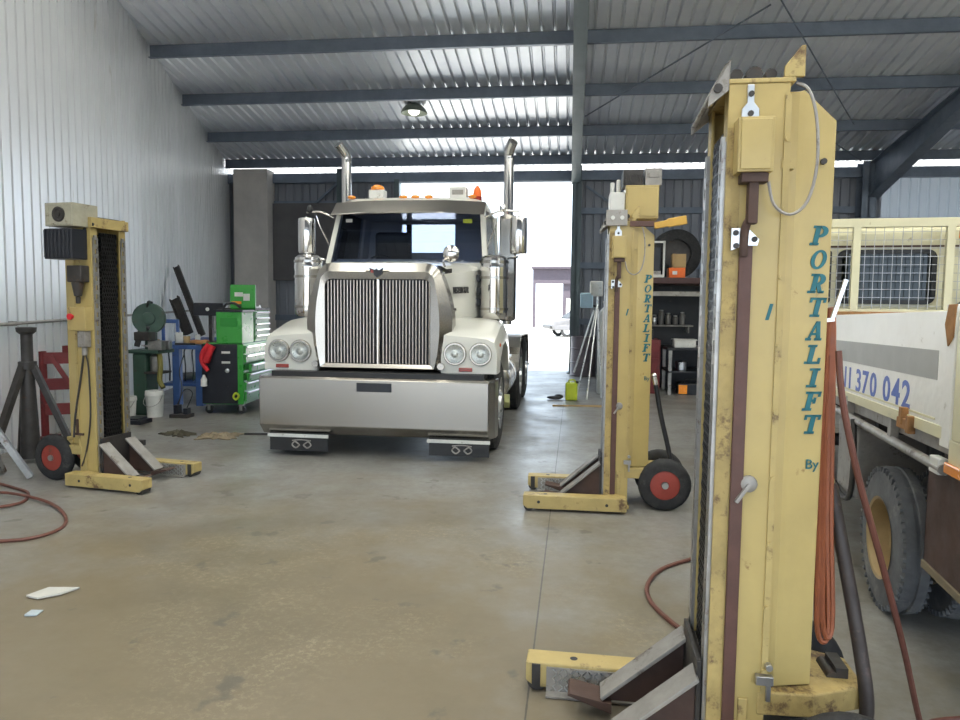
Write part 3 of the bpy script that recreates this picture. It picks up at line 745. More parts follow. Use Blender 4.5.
MB().prism(innr, 'y', 7.31, 7.33).build('radiator_mesh', black, tr)
bars = MB()
NB = 32
for k in range(NB):
    if k in (15, 16): continue
    x = X(-.555)+(1.07)*k/(NB-1)*1.0
    bars.cyl((x, 7.255, .97), (x, 7.255, 1.825), .0075, n=8)
grl = bars.build('grille_slats', mat('polished_grille_bar', (.74, .66, .61), .34, .85, detail=0), tr)
MB().cyl((X(-.02), 7.245, .965), (X(-.02), 7.245, 1.83), .021, n=16).build('centre_bar', chrome, tr)
# badge above the grille: bright wings around a dark bird
mb = MB(); zc = 1.925
mb.prism([(X(-.15), 1.96), (X(.11), 1.96), (X(.10), 1.935), (X(.04), 1.925), (X(-.08), 1.925), (X(-.14), 1.935)], 'y', 7.175, 7.20)
bd = mb.build('nose_badge', chrome, tr, .002)
mb = MB(); mb.prism([(X(-.09), 1.945), (X(-.03), 1.925), (X(-.02), 1.94), (X(.01), 1.92), (X(.055), 1.95), (X(.035), 1.88), (X(-.01), 1.85), (X(-.04), 1.87), (X(-.05), 1.905), (X(-.08), 1.905)], 'y', 7.165, 7.18); mb.build('badge_bird', blackpaint, bd, .001)
mb = MB(); mb.prism([(X(-.08), 1.935), (X(-.045), 1.92), (X(-.045), 1.895), (X(-.07), 1.9)], 'y', 7.16, 7.166); mb.build('badge_flash', redlens, bd)
# bonnet
def bon(y, hw, zt, zb):
    P_ = []
    for k in range(13):
        t = -1+2*k/12; P_.append(Vector((X(-.01+hw*(1 if t > 0 else -1)*min(1, abs(t)*1.02)) if False else X(-.01)+hw*t, y, zt-.05*abs(t)**3 - (.045 if abs(t) > .99 else 0))))
    P_ += [Vector((X(-.01)+hw, y, (zt*.45+zb*.55))), Vector((X(-.01)+hw*1.0, y, zb)), Vector((X(-.01)-hw, y, zb)), Vector((X(-.01)-hw, y, (zt*.45+zb*.55)))]
    return P_
mb = MB().loft([bon(7.42, .63, 1.99, 1.0), bon(7.75, .72, 2.02, 1.0), bon(8.2, .83, 2.06, 1.0), bon(8.52, .90, 2.09, 1.0)])
bonnet = mb.build('bonnet', white, tr)
MB().loft([bon(7.46, .650, 2.008, 1.9), bon(7.62, .695, 2.02, 1.92)]).build('bonnet_trim', stainless, bonnet)
vs, fs = textmesh('WESTERN STAR', .075, .003, .002)
a0, a1 = Vector((X(.680), 7.57, 1.70)), Vector((X(.785), 8.04, 1.715)); L = max(v.x for v in vs); ux = (a1-a0).normalized(); nx = Vector((ux.y, -ux.x, 0)).normalized()
mb = MB(); sc_ = (a1-a0).length*.98/L
mb.add([a0+ux*(v.x*sc_)+Vector((0, 0, v.y*1.3))+nx*(v.z+.028) for v in vs], fs); mb.build('bonnet_lettering', black, bonnet)
MB().cyl((X(.71), 7.62, 1.53), (X(.735), 7.62, 1.53), .018, n=8).build('bonnet_catch', chrome, bonnet)
# front wings with twin round headlights each
for k in (-1, 1):
    cx = X(.985*k-.02)
    def wing(y, x0, x1, zt, zb): # x0 inner, x1 outer (offsets along k)
        f = lambda d: X(-.01)+k*d
        return [Vector((f(x0), y, zb)), Vector((f(x1), y, zb)), Vector((f(x1), y, zt-.13)), Vector((f(x1-.03), y, zt-.045)), Vector((f(x1-.10), y, zt-.01)), Vector((f((x0+x1)/2), y, zt+.01)), Vector((f(x0), y, zt+.03))]
    rg = [wing(7.22, .655, 1.225, 1.245, .885), wing(7.26, .65, 1.235, 1.28, .885), wing(7.45, .66, 1.24, 1.33, .89), wing(7.48, .66, 1.24, 1.335, 1.02), wing(7.75, .70, 1.24, 1.40, 1.15), wing(8.05, .76, 1.24, 1.42, 1.18), wing(8.35, .80, 1.24, 1.36, 1.10), wing(8.62, .82, 1.235, 1.16, .80)]
    wg = MB().loft(rg).build('wing', white, tr)
    for d_ in ((-.86-.01, -1.105) if k < 0 else (.79, 1.05)):
        x = X(d_)+ (0 if k > 0 else .03)
        hl = MB().lathe((x, 7.235, 1.085), (0, -1, 0), [(0, .118), (.03, .118), (.042, .110), (.042, .096), (.02, .09)], 26).build('headlight', stainless, tr)
        MB().lathe((x, 7.20, 1.085), (0, -1, 0), [(0, .095), (.008, .09), (.004, .06), (-.001, .045), (.004, .03), (.012, .022), (.014, .004)], 22).build('lamp_reflector', lampglass, hl)
        MB().lathe((x, 7.193, 1.085), (0, -1, 0), [(0, .096), (.008, .092), (.016, .06), (.02, .01)], 22).build('lamp_lens', clear, hl)
    ix = X(-1.04) if k < 0 else X(.90)
    MB().box(ix-.07, ix+.07, 7.205, 7.235, .905, .945).build('marker_lamp', redlens, wg, .006, label='dull amber marker lamp')
    MB().sphere((X(-.01)+k*1.235, 7.42, 1.17), .03, 10, 6, (.5, 1.8, .7)).build('side_indicator', orange, wg)
    # tow pin caps either side of the grille foot
    MB().cyl((X(-.01)+k*.66, 7.16, .955), (X(-.01)+k*.66, 7.22, .955), .035, n=14).build('bonnet_hinge_cap', stainless, tr)
# cab
WX0, WX1, WZ0, WZ1 = -.42, .34, 2.30, 2.69
def cabsec(y, hw, zt, zb):
    f = lambda d: X(-.015)+d
    return [Vector((f(-hw), y, zb)), Vector((f(hw), y, zb)), Vector((f(hw), y, 2.1)), Vector((f(hw*.915), y, zt-.07)), Vector((f(hw*.86), y, zt-.01)), Vector((f(0), y, zt+.02)), Vector((f(-hw*.86), y, zt-.01)), Vector((f(-hw*.915), y, zt-.07)), Vector((f(-hw), y, 2.1))]
f = lambda d: X(-.015)+d
def quadslab(mb, p, th):
    """slab from a 3D outline, thickness th along its normal"""
    p = [Vector(q) for q in p]; nn = (p[1]-p[0]).cross(p[2]-p[0]).normalized()*th; m_ = len(p)
    mb.add(p+[q+nn for q in p], [tuple(range(m_-1, -1, -1)), tuple(range(m_, 2*m_))]+[(i, (i+1) % m_, m_+(i+1) % m_, m_+i) for i in range(m_)])
mb = MB()
mb.loft([[Vector((f(-.98), y, z)) for y, z in ((8.5, 1.0), (8.5, 2.09), (8.56, 2.12), (8.6, 1.0))], [Vector((f(.98), y, z)) for y, z in ((8.5, 1.0), (8.5, 2.09), (8.56, 2.12), (8.6, 1.0))]], False)   # firewall / cowl
mb.box(f(-.98), f(.98), 8.5, 10.1, .95, 1.05)
for k in (-1, 1):                                                                                                       # sides below the windows, pillars
    mb.box(min(f(k*.98), f(k*.94)), max(f(k*.98), f(k*.94)), 8.5, 10.1, 1.0, 2.02)
    mb.loft([[Vector((f(k*.985), 8.46, 2.06)), Vector((f(k*.925), 8.46, 2.06)), Vector((f(k*.925), 8.56, 2.06)), Vector((f(k*.985), 8.58, 2.06))], [Vector((f(k*.905), 8.72, 2.76)), Vector((f(k*.85), 8.72, 2.76)), Vector((f(k*.85), 8.83, 2.76)), Vector((f(k*.905), 8.83, 2.76))]], False)
    mb.loft([[Vector((f(k*.98), 9.75, 2.0)), Vector((f(k*.93), 9.75, 2.0)), Vector((f(k*.93), 10.1, 2.0)), Vector((f(k*.98), 10.1, 2.0))], [Vector((f(k*.905), 9.75, 2.76)), Vector((f(k*.85), 9.75, 2.76)), Vector((f(k*.85), 10.1, 2.76)), Vector((f(k*.905), 10.1, 2.76))]], False)
mb.box(f(-.98), f(.98), 10.04, 10.1, 1.0, 1.86)                                                                       # back panel around the rear window
mb.box(f(-.93), f(WX0), 10.04, 10.1, 1.86, 2.78); mb.box(f(WX1), f(.93), 10.04, 10.1, 1.86, 2.78); mb.box(f(WX0), f(WX1), 10.04, 10.1, WZ1, 2.78); mb.box(f(WX0), f(WX1), 10.04, 10.1, 1.86, WZ0)
cab = mb.build('cab', white, tr)
mb = MB(); mb.loft([cabsec(8.72, .985, 2.84, 2.74), cabsec(8.85, .99, 2.89, 2.74), cabsec(9.4, .99, 2.93, 2.74), cabsec(10.1, .98, 2.90, 2.74)] if False else
    [[Vector((f(d*s_), y, z)) for d, z in ((-1, 2.73), (1, 2.73), (1, 2.79), (.93, h-.03), (.8, h), (0, h+.015), (-.8, h), (-.93, h-.03), (-1, 2.79))] for y, s_, h in ((8.74, .90, 2.80), (8.86, .915, 2.88), (9.4, .92, 2.93), (10.1, .91, 2.90))], True)
roof = mb.build('cab_roof', white, tr)
mb = MB(); mb.loft([[Vector((f(d), y, z)) for d in (-.93, -.5, 0, .5, .93) for z in (0,)][:0] or [Vector((f(-.93), y, z-.02)), Vector((f(-.45), y-.03, z+.0)), Vector((f(.45), y-.03, z)), Vector((f(.93), y, z-.02)), Vector((f(.92), y+.015, z-.005)), Vector((f(.45), y-.015, z+.015)), Vector((f(-.45), y-.015, z+.015)), Vector((f(-.92), y+.015, z-.005))] for y, z in ((8.48, 2.655), (8.70, 2.82))], False)
mb.build('sun_visor', stainless, tr)
ws = MB(); quadslab(ws, [(f(-.93), 8.49, 2.075), (f(.93), 8.49, 2.075), (f(.865), 8.73, 2.74), (f(-.865), 8.73, 2.74)], .006); wsc = ws.build('windscreen', tinted, tr)
mb = MB(); quadslab(mb, [(f(-.895), 8.50, 2.09), (f(-.86), 8.50, 2.09), (f(-.80), 8.725, 2.72), (f(-.835), 8.725, 2.72)], -.004); mb.build('screen_band', black, wsc)
MB().box(f(-.79), f(-.71), 8.655, 8.662, 2.57, 2.61).build('windscreen_sticker', white_dull, wsc)
MB().box(f(.66), f(.77), 8.652, 8.659, 2.555, 2.605).build('windscreen_sticker', yellowgreen, wsc)
for k in (-1, 1):
    sg = MB(); quadslab(sg, [(f(k*.965), 8.62, 2.03), (f(k*.965), 9.75, 2.03), (f(k*.89), 9.75, 2.74), (f(k*.89), 8.85, 2.74)], .005); sg.build('side_window', tinted, tr)
    MB().box(min(f(k*.985), f(k*.995)), max(f(k*.985), f(k*.995)), 9.4, 9.6, 1.7, 1.74).build('door_handle', chrome, tr, .004)
rwm = MB().box(f(WX0), f(WX1), 10.06, 10.07, WZ0, WZ1); rwm.build('rear_window', clear, tr)
mb = MB(); mb.box(f(-.35), f(-.28), 10.03, 10.075, WZ0, WZ1); mb.build('rear_window_bar', black, tr)
# interior
mb = MB(); mb.box(f(-.93), f(.93), 8.62, 8.9, 1.75, 2.05); mb.box(f(-.75), f(-.15), 8.56, 8.9, 2.0, 2.11); mb.build('dashboard', seatcloth, tr, .03)
mb = MB()
mb.tube([(f(-.46+.2*cos(2*pi*i/16)), 8.98+.06*sin(2*pi*i/16), 2.0+.19*sin(2*pi*i/16)) for i in range(16)], .014, 8, 2, True); mb.bar((f(-.46), 8.98, 2.0), (f(-.46), 8.80, 1.9), .05); mb.bar((f(-.65), 8.98, 2.0), (f(-.27), 8.98, 2.0), .025); mb.build('steering_wheel', black, tr)
for d_ in (-.46, .55):
    mb = MB(); mb.box(f(d_-.26), f(d_+.26), 9.2, 9.7, 1.45, 1.62); mb.box(f(d_-.15), f(d_+.15), 9.3, 9.6, 1.05, 1.45)
    st = mb.build('seat', seatcloth, tr, .04)
    top_ = 2.55 if d_ < 0 else 1.8
    MB().box(f(d_-.25), f(d_+.25), 9.66, 9.8, 1.6, top_).build('seat_back', seatcloth, st, .05)
MB().box(f(.08), f(.66), 9.0, 9.05, 2.62, 2.64).build('cab_light_strip', white_dull, tr)
# roof lamps, beacons, horn box
for d_ in (-.78, -.12, .03, .2, .74):
    MB().sphere((f(d_), 8.86, 2.90), .045, 12, 6, (1.2, .8, .55)).build('roof_marker', amber, roof)
bk = MB().box(f(-.63), f(-.43), 9.1, 9.25, 2.92, 3.03).build('beacon_bracket', white_dull, roof, .008)
MB().lathe((f(-.53), 9.17, 3.03), (0, 0, 1), [(0, .085), (.02, .09), (.045, .08), (.065, .05), (.07, .01)], 20).build('amber_beacon', amber, bk)
hb = MB().box(f(.41), f(.63), 9.1, 9.3, 2.91, 3.06).build('white_roof_unit', white_dull, roof, .01)
MB().box(f(.45), f(.59), 9.095, 9.1, 2.96, 3.02).build('unit_grille', greysteel, hb)
bb = MB().cyl((f(.76), 9.1, 2.88), (f(.76), 9.1, 2.93), .07, n=14).build('beacon_base', redlens, roof)
MB().lathe((f(.77), 9.1, 2.93), (0, 0, 1), [(0, .05), (.04, .055), (.09, .045), (.13, .02), (.14, .005)], 16).build('amber_beacon', orange, bb)
# air cleaners on the cowl sides, west-coast mirrors, stacks
for k in (-1, 1):
    x = f(1.07) if k > 0 else f(-1.17); y = 8.38
    ac = MB().lathe((x, y, 1.42), (0, 0, 1), [(0, .06), (.0, .13), (.03, .155), (.08, .16), (.54, .16), (.58, .165), (.6, .165), (.64, .16), (.70, .155), (.73, .12), (.735, .06)], 28).build('air_cleaner', chrome, tr)
    for z in (1.52, 1.88, 2.06): MB().lathe((x, y, z), (0, 0, 1), [(0, .158), (.0, .170), (.03, .170), (.03, .158), (0, .158)], 28, True, False).build('clamp_band', stainless, ac)
    MB().tube([(x, y+.02, 1.44), (x-k*.02, y+.05, 1.34), (x-k*.12, y+.12, 1.28), (x-k*.25, y+.15, 1.26)], .06, 12).build('intake_pipe', stainless, ac)
    mb = MB()
    for z in (1.62, 1.75, 1.9): mb.box(min(x-k*.16, x-k*.26), max(x-k*.16, x-k*.26), y-.02, y+.12, z-.05, z+.03)
    mb.box(min(x-k*.2, x-k*.26), max(x-k*.2, x-k*.26), y, y+.06, 1.5, 1.95); mb.build('cleaner_bracket', black, ac, .006)
    mx = f(1.345) if k > 0 else f(-1.205)
    mr = MB().lathe((mx, 8.43, 2.17), (0, 0, 1), [(0, .06), (.004, .09), (.03, .10), (.38, .10), (.42, .095), (.43, .06)], 22).build('mirror_head', chrome, tr)
    mb = MB(); mb.tube([(f(k*.93), 8.6, 2.62), ((f(k*.93)+mx)/2, 8.5, 2.68), (mx, 8.43, 2.66)], .012, 8); mb.tube([(mx, 8.43, 2.62), (mx, 8.43, 2.15)], .012, 8, 1); mb.tube([(f(k*.97), 8.58, 2.1), ((f(k*.97)+mx)/2, 8.5, 2.12), (mx, 8.43, 2.14)], .012, 8); mb.tube([(f(k*.95), 8.6, 2.22), (f(k*1.06), 8.5, 2.5), (f(k*1.1), 8.48, 2.63)], .008, 6)
    mb.build('mirror_arm', chrome, mr)
    mb = MB(); mb.sphere((f(k*1.16), 8.42, 2.70), .05, 10, 8, (.8, .6, 1)); mb.build('spot_lamp', black if k < 0 else chrome, mr)
    sx = -.90 if k > 0 else -3.255
    mb = MB(); zt = 3.62
    mb.tube([(sx, 10.28, 1.3), (sx, 10.28, 3.2), (sx, 10.28, zt)], .07, 16, 1); mb.tube([(sx, 10.28, zt-.02), (sx, 10.275, zt+.05), (sx-.025 if k < 0 else sx+.01, 10.24, zt+.12), (sx-.085 if k < 0 else sx+.06, 10.16, zt+.22)], lambda t: .07, 16)
    sk = mb.build('exhaust_stack', chrome, tr)
    mb = MB(); mb.lathe((sx, 10.28, 1.35), (0, 0, 1), [(0, .08), (.02, .12), (.05, .125), (1.45, .125), (1.48, .12), (1.5, .07)], 24); mb.build('silencer', stainless, sk)
    mb = MB()
    for q in range(18):
        for w_ in (-1, 0, 1):
            mb.cyl((sx+w_*.05, 10.14, 1.5+q*.07), (sx+w_*.05, 10.16, 1.5+q*.07), .012, n=6)
    sh_ = MB().box(sx-.10, sx+.10, 10.145, 10.155, 1.42, 2.78).build('heat_shield', stainless, sk, .003)
# convex spotter mirror on the bonnet corner
mb = MB(); mb.lathe((X(.685), 7.55, 2.12), (0, 1, 0), [(-.035, .02), (-.03, .06), (-.01, .085), (.01, .09), (.014, .07)], 22); sm_ = mb.build('spotter_mirror', chrome, tr)
MB().tube([(X(.62), 7.56, 1.98), (X(.60), 7.57, 2.04), (X(.64), 7.56, 2.08), (X(.68), 7.56, 2.11)], .01, 8).build('mirror_stalk', chrome, sm_)
# chassis, wheels
mb = MB()
for k in (-1, 1): mb.box(min(f(k*.38), f(k*.46)), max(f(k*.38), f(k*.46)), 7.3, 13.0, .62, .88)
for y in (7.5, 8.9, 10.2, 11.6, 12.9): mb.box(f(-.38), f(.38), y-.06, y+.06, .66, .84)
mb.cyl((f(-1.0), 7.85, .5), (f(1.0), 7.85, .5), .06, n=12); mb.cyl((f(-.9), 10.95, .5), (f(.9), 10.95, .5), .09, n=12); mb.cyl((f(-.9), 12.3, .5), (f(.9), 12.3, .5), .09, n=12)
mb.sphere((f(0), 10.95, .5), .24); mb.sphere((f(0), 12.3, .5), .24); mb.box(f(-.34), f(.34), 7.45, 8.5, .6, 1.25)
mb.build('chassis', darksteel, tr)
def wheel(name, c, k, w, r=.51, dual=False):
    c = Vector(c); prof = [(-w/2, r*.56), (-w/2, r*.80), (-w*.44, r*.93), (-w*.36, r), (-.005, r), (-.005, r-.012), (.005, r-.012), (.005, r), (w*.36, r), (w*.44, r*.93), (w/2, r*.80), (w/2, r*.56), (-w/2, r*.56)]
    t = MB().lathe(c, (1, 0, 0), prof, 40, True, False).build(name, rubber, tr)
    o = k*w/2
    MB().lathe(c+Vector((o*.9, 0, 0)), (k, 0, 0), [(-.01, r*.57), (.015, r*.57), (.0, r*.5), (-.09 if dual else -.03, r*.46), (-.11 if dual else -.05, r*.3), (-.03 if not dual else -.09, r*.25), (.03, r*.2), (.04, .01)], 28).build('wheel_disc', alu, t)
    for q in range(10):
        a = 2*pi*q/10; p = c+Vector((o*.9-k*(.10 if dual else .04), r*.37*cos(a), r*.37*sin(a))); MB().cyl(p, p+Vector((k*.045, 0, 0)), .016, n=6).build('wheel_nut', chrome, t)
for k in (-1, 1):
    wheel('steer_tyre', (f(k*1.07), 7.85, .51), k, .30)
    for y in (10.95, 12.3):
        wheel('drive_tyre', (f(k*1.09), y, .51), k, .27, dual=True); 
        MB().lathe((f(k*.78), y, .51), (1, 0, 0), [(-.13, .3), (-.13, .42), (-.1, .5), (.1, .5), (.13, .42), (.13, .3), (-.13, .3)], 32, True, False).build('inner_drive_tyre', rubber, tr)
    # tank and step
    tk = MB().lathe((f(k*.93), 8.95, .62), (0, 1, 0), [(0, .05), (.0, .25), (.03, .29), (1.17, .29), (1.2, .25), (1.2, .05)], 26).build('fuel_tank', stainless, tr)
    for y in (9.2, 9.85): MB().lathe((f(k*.93), y, .62), (0, 1, 0), [(0, .288), (0, .297), (.05, .297), (.05, .288), (0, .288)], 26, True, False).build('tank_strap', chrome, tk)
    MB().box(min(f(k*.85), f(k*1.22)), max(f(k*.85), f(k*1.22)), 8.95, 9.25, .92, .95).build('cab_step', alu, tr, .004)
    mg = MB(); P_ = [(12.3+.62*cos(radians(a)), .53+.60*sin(radians(a))) for a in range(0, 75, 12)]+[(10.95+.60*cos(radians(a)), .55+.60*sin(radians(a))) for a in range(100, 181, 12)]
    P2 = [(y*1.0, z-.02) for y, z in P_][::-1]
    mg.prism(P_+P2, 'x', min(f(k*.62), f(k*1.235)), max(f(k*.62), f(k*1.235)))
    mg.build('drive_mudguard', stainless, tr)
MB().prism([(8.58, .42), (8.64, .34), (8.68, .50), (8.62, .50)], 'x', f(1.17), f(1.25)).build('yellow_step_edge', mat('pale_yellow_reflector', (.50, .50, .22), .5), tr, .004, label='pale yellow reflector step')
mb = MB(); mb.prism([(11.1, .95), (12.3, .95), (12.25, 1.08), (11.3, 1.12)], 'x', f(-.42), f(.42)); mb.box(f(-.45), f(.45), 10.8, 12.6, .88, .95); mb.build('fifth_wheel', darksteel, tr, .01)
# ---------------------------------------------------------------- small tray truck on the right (local axes: y forward, x across, away from us)
tp = thing('tray_truck', 'cream tray truck with white dropside carrying blue numbers and a mesh headboard', 'truck', (1.62, 3.85, 0), radians(-6.5), local=True)
def TB(mb, name, m, bevel=0.0, par=None, label=None, tilt=True):
    if tilt:
        for p in mb.v: p.z -= .022*p.y
    return mb.build(name, m, par or tp, bevel, label=label)
# tray floor and dropside
TB(MB().box(.02, 2.2, -2.2, 2.5, .98, 1.07), 'tray_floor', greysteel, .004)
mb = MB(); mb.box(-.012, .02, -.70, 2.42, 1.09, 1.575)
ds = TB(mb, 'dropside', creamw, .004)
TB(MB().box(-.0135, -.012, -.62, 2.40, 1.285, 1.41), 'grey_stripe', greyband, 0, ds, label='grey stripe along the white panel')
mb = MB(); mb.box(-.02, .03, -.72, 2.45, 1.05, 1.10); mb.box(-.014, -.012, -.62, 2.4, 1.115, 1.125); TB(mb, 'side_rail', cream, .004)
mb = MB(); mb.box(-.02, .05, -.80, -.70, 1.02, 1.60); TB(mb, 'tray_post', creamw, .004)
ynum = .93
for ch_ in '11 370 042':
    if ch_ == ' ': ynum -= .085; continue
    vs, fs = textmesh(ch_, .19, .002, .004)
    w_ = max(v.x for v in vs); mb = MB(); mb.add([(-.0125-v.z*.5, ynum-v.x*1.3, 1.125+v.y*.96) for v in vs], fs); ynum -= w_*1.3+.026
    TB(mb, 'painted_digit', bluetext, 0, ds)
TB(MB().prism([(-.70, 1.52), (-.73, 1.60), (-.80, 1.60), (-.79, 1.47), (-.74, 1.43)], 'x', -.026, -.014), 'corner_latch', rustmat, .003, label='rusty corner latch')
mb = MB(); mb.box(-.04, -.012, -.40, -.22, 1.03, 1.08); mb.box(-.045, -.012, -.30, -.26, 1.05, 1.13); mb.box(-.045, -.012, -.40, -.36, 1.02, 1.10); TB(mb, 'hinge', rustmat, .004, label='rusty hinge')
mb = MB(); mb.box(-.02, .05, -1.45, -.80, .92, 1.06); mb.box(-.02, .03, -1.45, -.82, 1.06, 1.58); TB(mb, 'rear_body_corner', cream, .006)
TB(MB().box(-.035, -.02, -.98, -.80, .925, .97), 'side_lamp', amber, .006, label='orange side lamp')
# underrun rail with hangers
mb = MB(); mb.cyl((-.01, -.74, .925), (-.01, 2.2, .985), .022, n=12); ur = TB(mb, 'underrun_rail', greysteel)
for y in (-.05, .78, 1.7): TB(MB().box(-.02, .02, y-.025, y+.025, .95, 1.08), 'rail_hanger', greysteel, .003, ur)
for y in (-.68,): TB(MB().box(-.03, .01, y-.05, y+.05, .90, .97), 'rail_clamp', white_dull, .006, ur)
# chassis, cross bearers
mb = MB()
for x in (.62, 1.42): mb.box(x, x+.08, -2.0, 4.6, .70, .90)
for y in (-1.6, -.6, .4, 1.4, 2.3): mb.box(.05, 2.15, y-.03, y+.03, .90, .985)
for y in (.15, 3.2): mb.cyl((.2, y, .38), (1.95, y, .38), .06, n=12)
mb.box(.9, 1.25, 3.0, 4.4, .5, 1.0); TB(mb, 'chassis', darksteel, 0, tilt=False)
def twheel(y, x0, x1, nm, side=-1):
    c = ((x0+x1)/2, y, .38); w = x1-x0; r = .38
    mb = MB(); prof = [(-w/2, .205), (-w/2+.005, .29), (-w*.44, .35), (-w*.38, r-.005), (-w*.2, r), (-.012, r), (-.008, r-.01), (.008, r-.01), (.012, r), (w*.2, r), (w*.38, r-.005), (w*.44, .35), (w/2-.005, .29), (w/2, .205), (-w/2, .205)]
    mb.lathe(c, (1, 0, 0), prof, 48, True, False)
    for q in range(48):
        a = 2*pi*q/48
        for sx_ in (-1, 1): mb.cbox((c[0]+sx_*w*.40, c[1]+(r-.018)*cos(a), c[2]+(r-.018)*sin(a)), (w*.16, .026, .016), Matrix.Rotation(a, 3, 'X'))
    t = TB(mb, nm, greyrubber, tilt=False)
    mb = MB(); o = c[0]-w/2 if side < 0 else c[0]+w/2
    mb.lathe((o, y, .38), (1, 0, 0), [(-.005, .218), (.0, .203), (.03, .195), (.10, .187), (.125, .16), (.13, .12), (.115, .10), (.11, .06), (.085, .055), (.08, .01)], 36, True, False)
    rm = TB(mb, 'wheel_rim', rimbeige, 0, t, tilt=False)
    for q in range(6):
        a = 2*pi*q/6+.3; TB(MB().cyl((o+.125, y+.14*cos(a), .38+.14*sin(a)), (o+.095, y+.14*cos(a), .38+.14*sin(a)), .015, n=6), 'wheel_nut', darksteel, 0, rm, tilt=False)
twheel(.15, .02, .165, 'rear_tyre'); twheel(.15, .27, .47, 'inner_tyre'); twheel(.15, 1.7, 1.92, 'inner_tyre', 1); twheel(.15, 1.95, 2.15, 'rear_tyre', 1)
twheel(3.2, .12, .34, 'front_tyre'); twheel(3.2, 1.85, 2.07, 'front_tyre', 1)
TB(MB().box(.52, .55, -1.6, 2.3, .30, .97), 'under_tray_shade', mat('under_tray_black', (.02, .019, .018), .8), 0, tilt=False)  # black sheet added to paint in the shade under the tray
# mud panel behind the wheel, guard ahead of it
mb = MB(); mb.box(.03, .06, -1.6, -.46, .47, .95); mb.box(.03, .5, -.48, -.46, .47, .95); TB(mb, 'mud_panel', mudbrown, 0, tilt=False)
TB(MB().box(.02, .07, -1.6, -.46, .44, .475), 'panel_edge', mat('dusty_edge', (.20, .16, .10), .8), .003, tilt=False)
mb = MB(); mb.box(-.0, .4, .62, 1.02, .46, .95); gd = TB(mb, 'side_locker', greysteel, .02, tilt=False)
TB(MB().tube([(-.03, .56, .95), (-.03, .52, .75), (-.03, .56, .5), (-.02, .8, .44), (.0, 1.05, .46)], .016, 8), 'guard_hoop', darksteel, tilt=False)
# headboard: frame, mesh, solid foot
mb = MB(); y0, y1 = 2.45, 2.50
mb.box(.0, 2.25, y0, y1, 2.30, 2.37); mb.box(.0, 2.25, y0, y1, 1.60, 1.64)
for x in (.02, .37, 1.05, 1.72, 2.2): mb.box(x, x+.06, y0, y1, 1.05, 2.31)
hbd = TB(mb, 'headboard_frame', cream, .004)
mb = MB()
for q in range(32): mb.box(.06+q*.068-.0018, .06+q*.068+.0018, y0+.02, y0+.026, 1.64, 2.30)
for q in range(10): mb.box(.02, 2.2, y0+.014, y0+.02, 1.67+q*.066-.0018, 1.67+q*.066+.0018)
TB(mb, 'headboard_mesh', steel, 0, hbd)
TB(MB().box(.0, 2.25, y0+.01, y1-.01, 1.05, 1.60), 'headboard_panel', darksteel, 0, hbd)
TB(MB().box(.0, 2.25, y0-.03, y0, 1.575, 1.62), 'rusty_ledge', rustmat, .004, hbd, label='rusty ledge')
TB(MB().box(1.13, 1.2, y0-.03, y0, 2.20, 2.27), 'top_lamp', orange, .006, hbd, label='orange lamp')
mb = MB(); mb.bar((1.15, y0-.02, 1.68), (1.75, y0-.02, 2.1), .03); TB(mb, 'headboard_brace', darksteel, 0, hbd)
# cab behind the headboard
def csec(y, zt, inset): return [Vector((x, y, z)) for x, z in ((.08, .75), (2.12, .75), (2.14, 1.5), (2.08-inset, zt-.12), (1.98-inset, zt-.02), (1.1, zt+.01), (.22+inset, zt-.02), (.12+inset, zt-.12), (.06, 1.5))]
mb = MB().loft([csec(2.66, 2.24, .02), csec(2.72, 2.30, 0), csec(3.5, 2.33, 0), csec(4.1, 2.27, .03), csec(4.35, 1.7, .0), csec(4.5, 1.5, .0)], False)
cb = TB(mb, 'cab', cream, .02, tilt=False)
mb = MB(); pts = rrect(.33, 1.02, 1.66, 2.05, .05); mb.prism(pts, 'y', 2.655, 2.672); pts = rrect(-.0+1.16, 1.85, 1.66, 2.05, .05); TB(mb, 'cab_rear_window', glass('dark_cab_glass', (.10, .12, .13)), 0, cb, tilt=False)
mb = MB(); o_ = rrect(.30, 1.05, 1.63, 2.08, .07); i_ = rrect(.335, 1.015, 1.665, 2.045, .045); mb.frame(o_, i_, 'y', 2.63, 2.66); TB(mb, 'window_rubber', black, 0, cb, tilt=False)
mb = MB(); o_ = rrect(.10, .26, 1.63, 2.08, .03); mb.prism(o_, 'y', 2.645, 2.66); TB(mb, 'corner_window', black, 0, cb, tilt=False)
TB(MB().box(.2, 2.0, 2.64, 2.665, 2.10, 2.115), 'roof_seam', mudbrown, 0, cb, tilt=False)
mb = MB()
for q in range(26): mb.sphere((.2+q*.07, 2.70+.02*random.random(), 2.30+.012*random.random()), .05, 8, 5, (1, .5, .35))
dirt_ = TB(mb, 'roof_lip', white_dull, 0, cb, tilt=False)
# ---------------------------------------------------------------- left side of the workshop
# green tool chest stack on castors
tc = thing('tool_cabinet', 'lime green roller tool cabinet with black side panel beside the truck', 'tool cabinet', (-4.85, 10.1, 0), radians(4), local=True)
def L(mb, n, m, b=0.0, par=None, label=None): return mb.build(n, m, par, b, label=label)
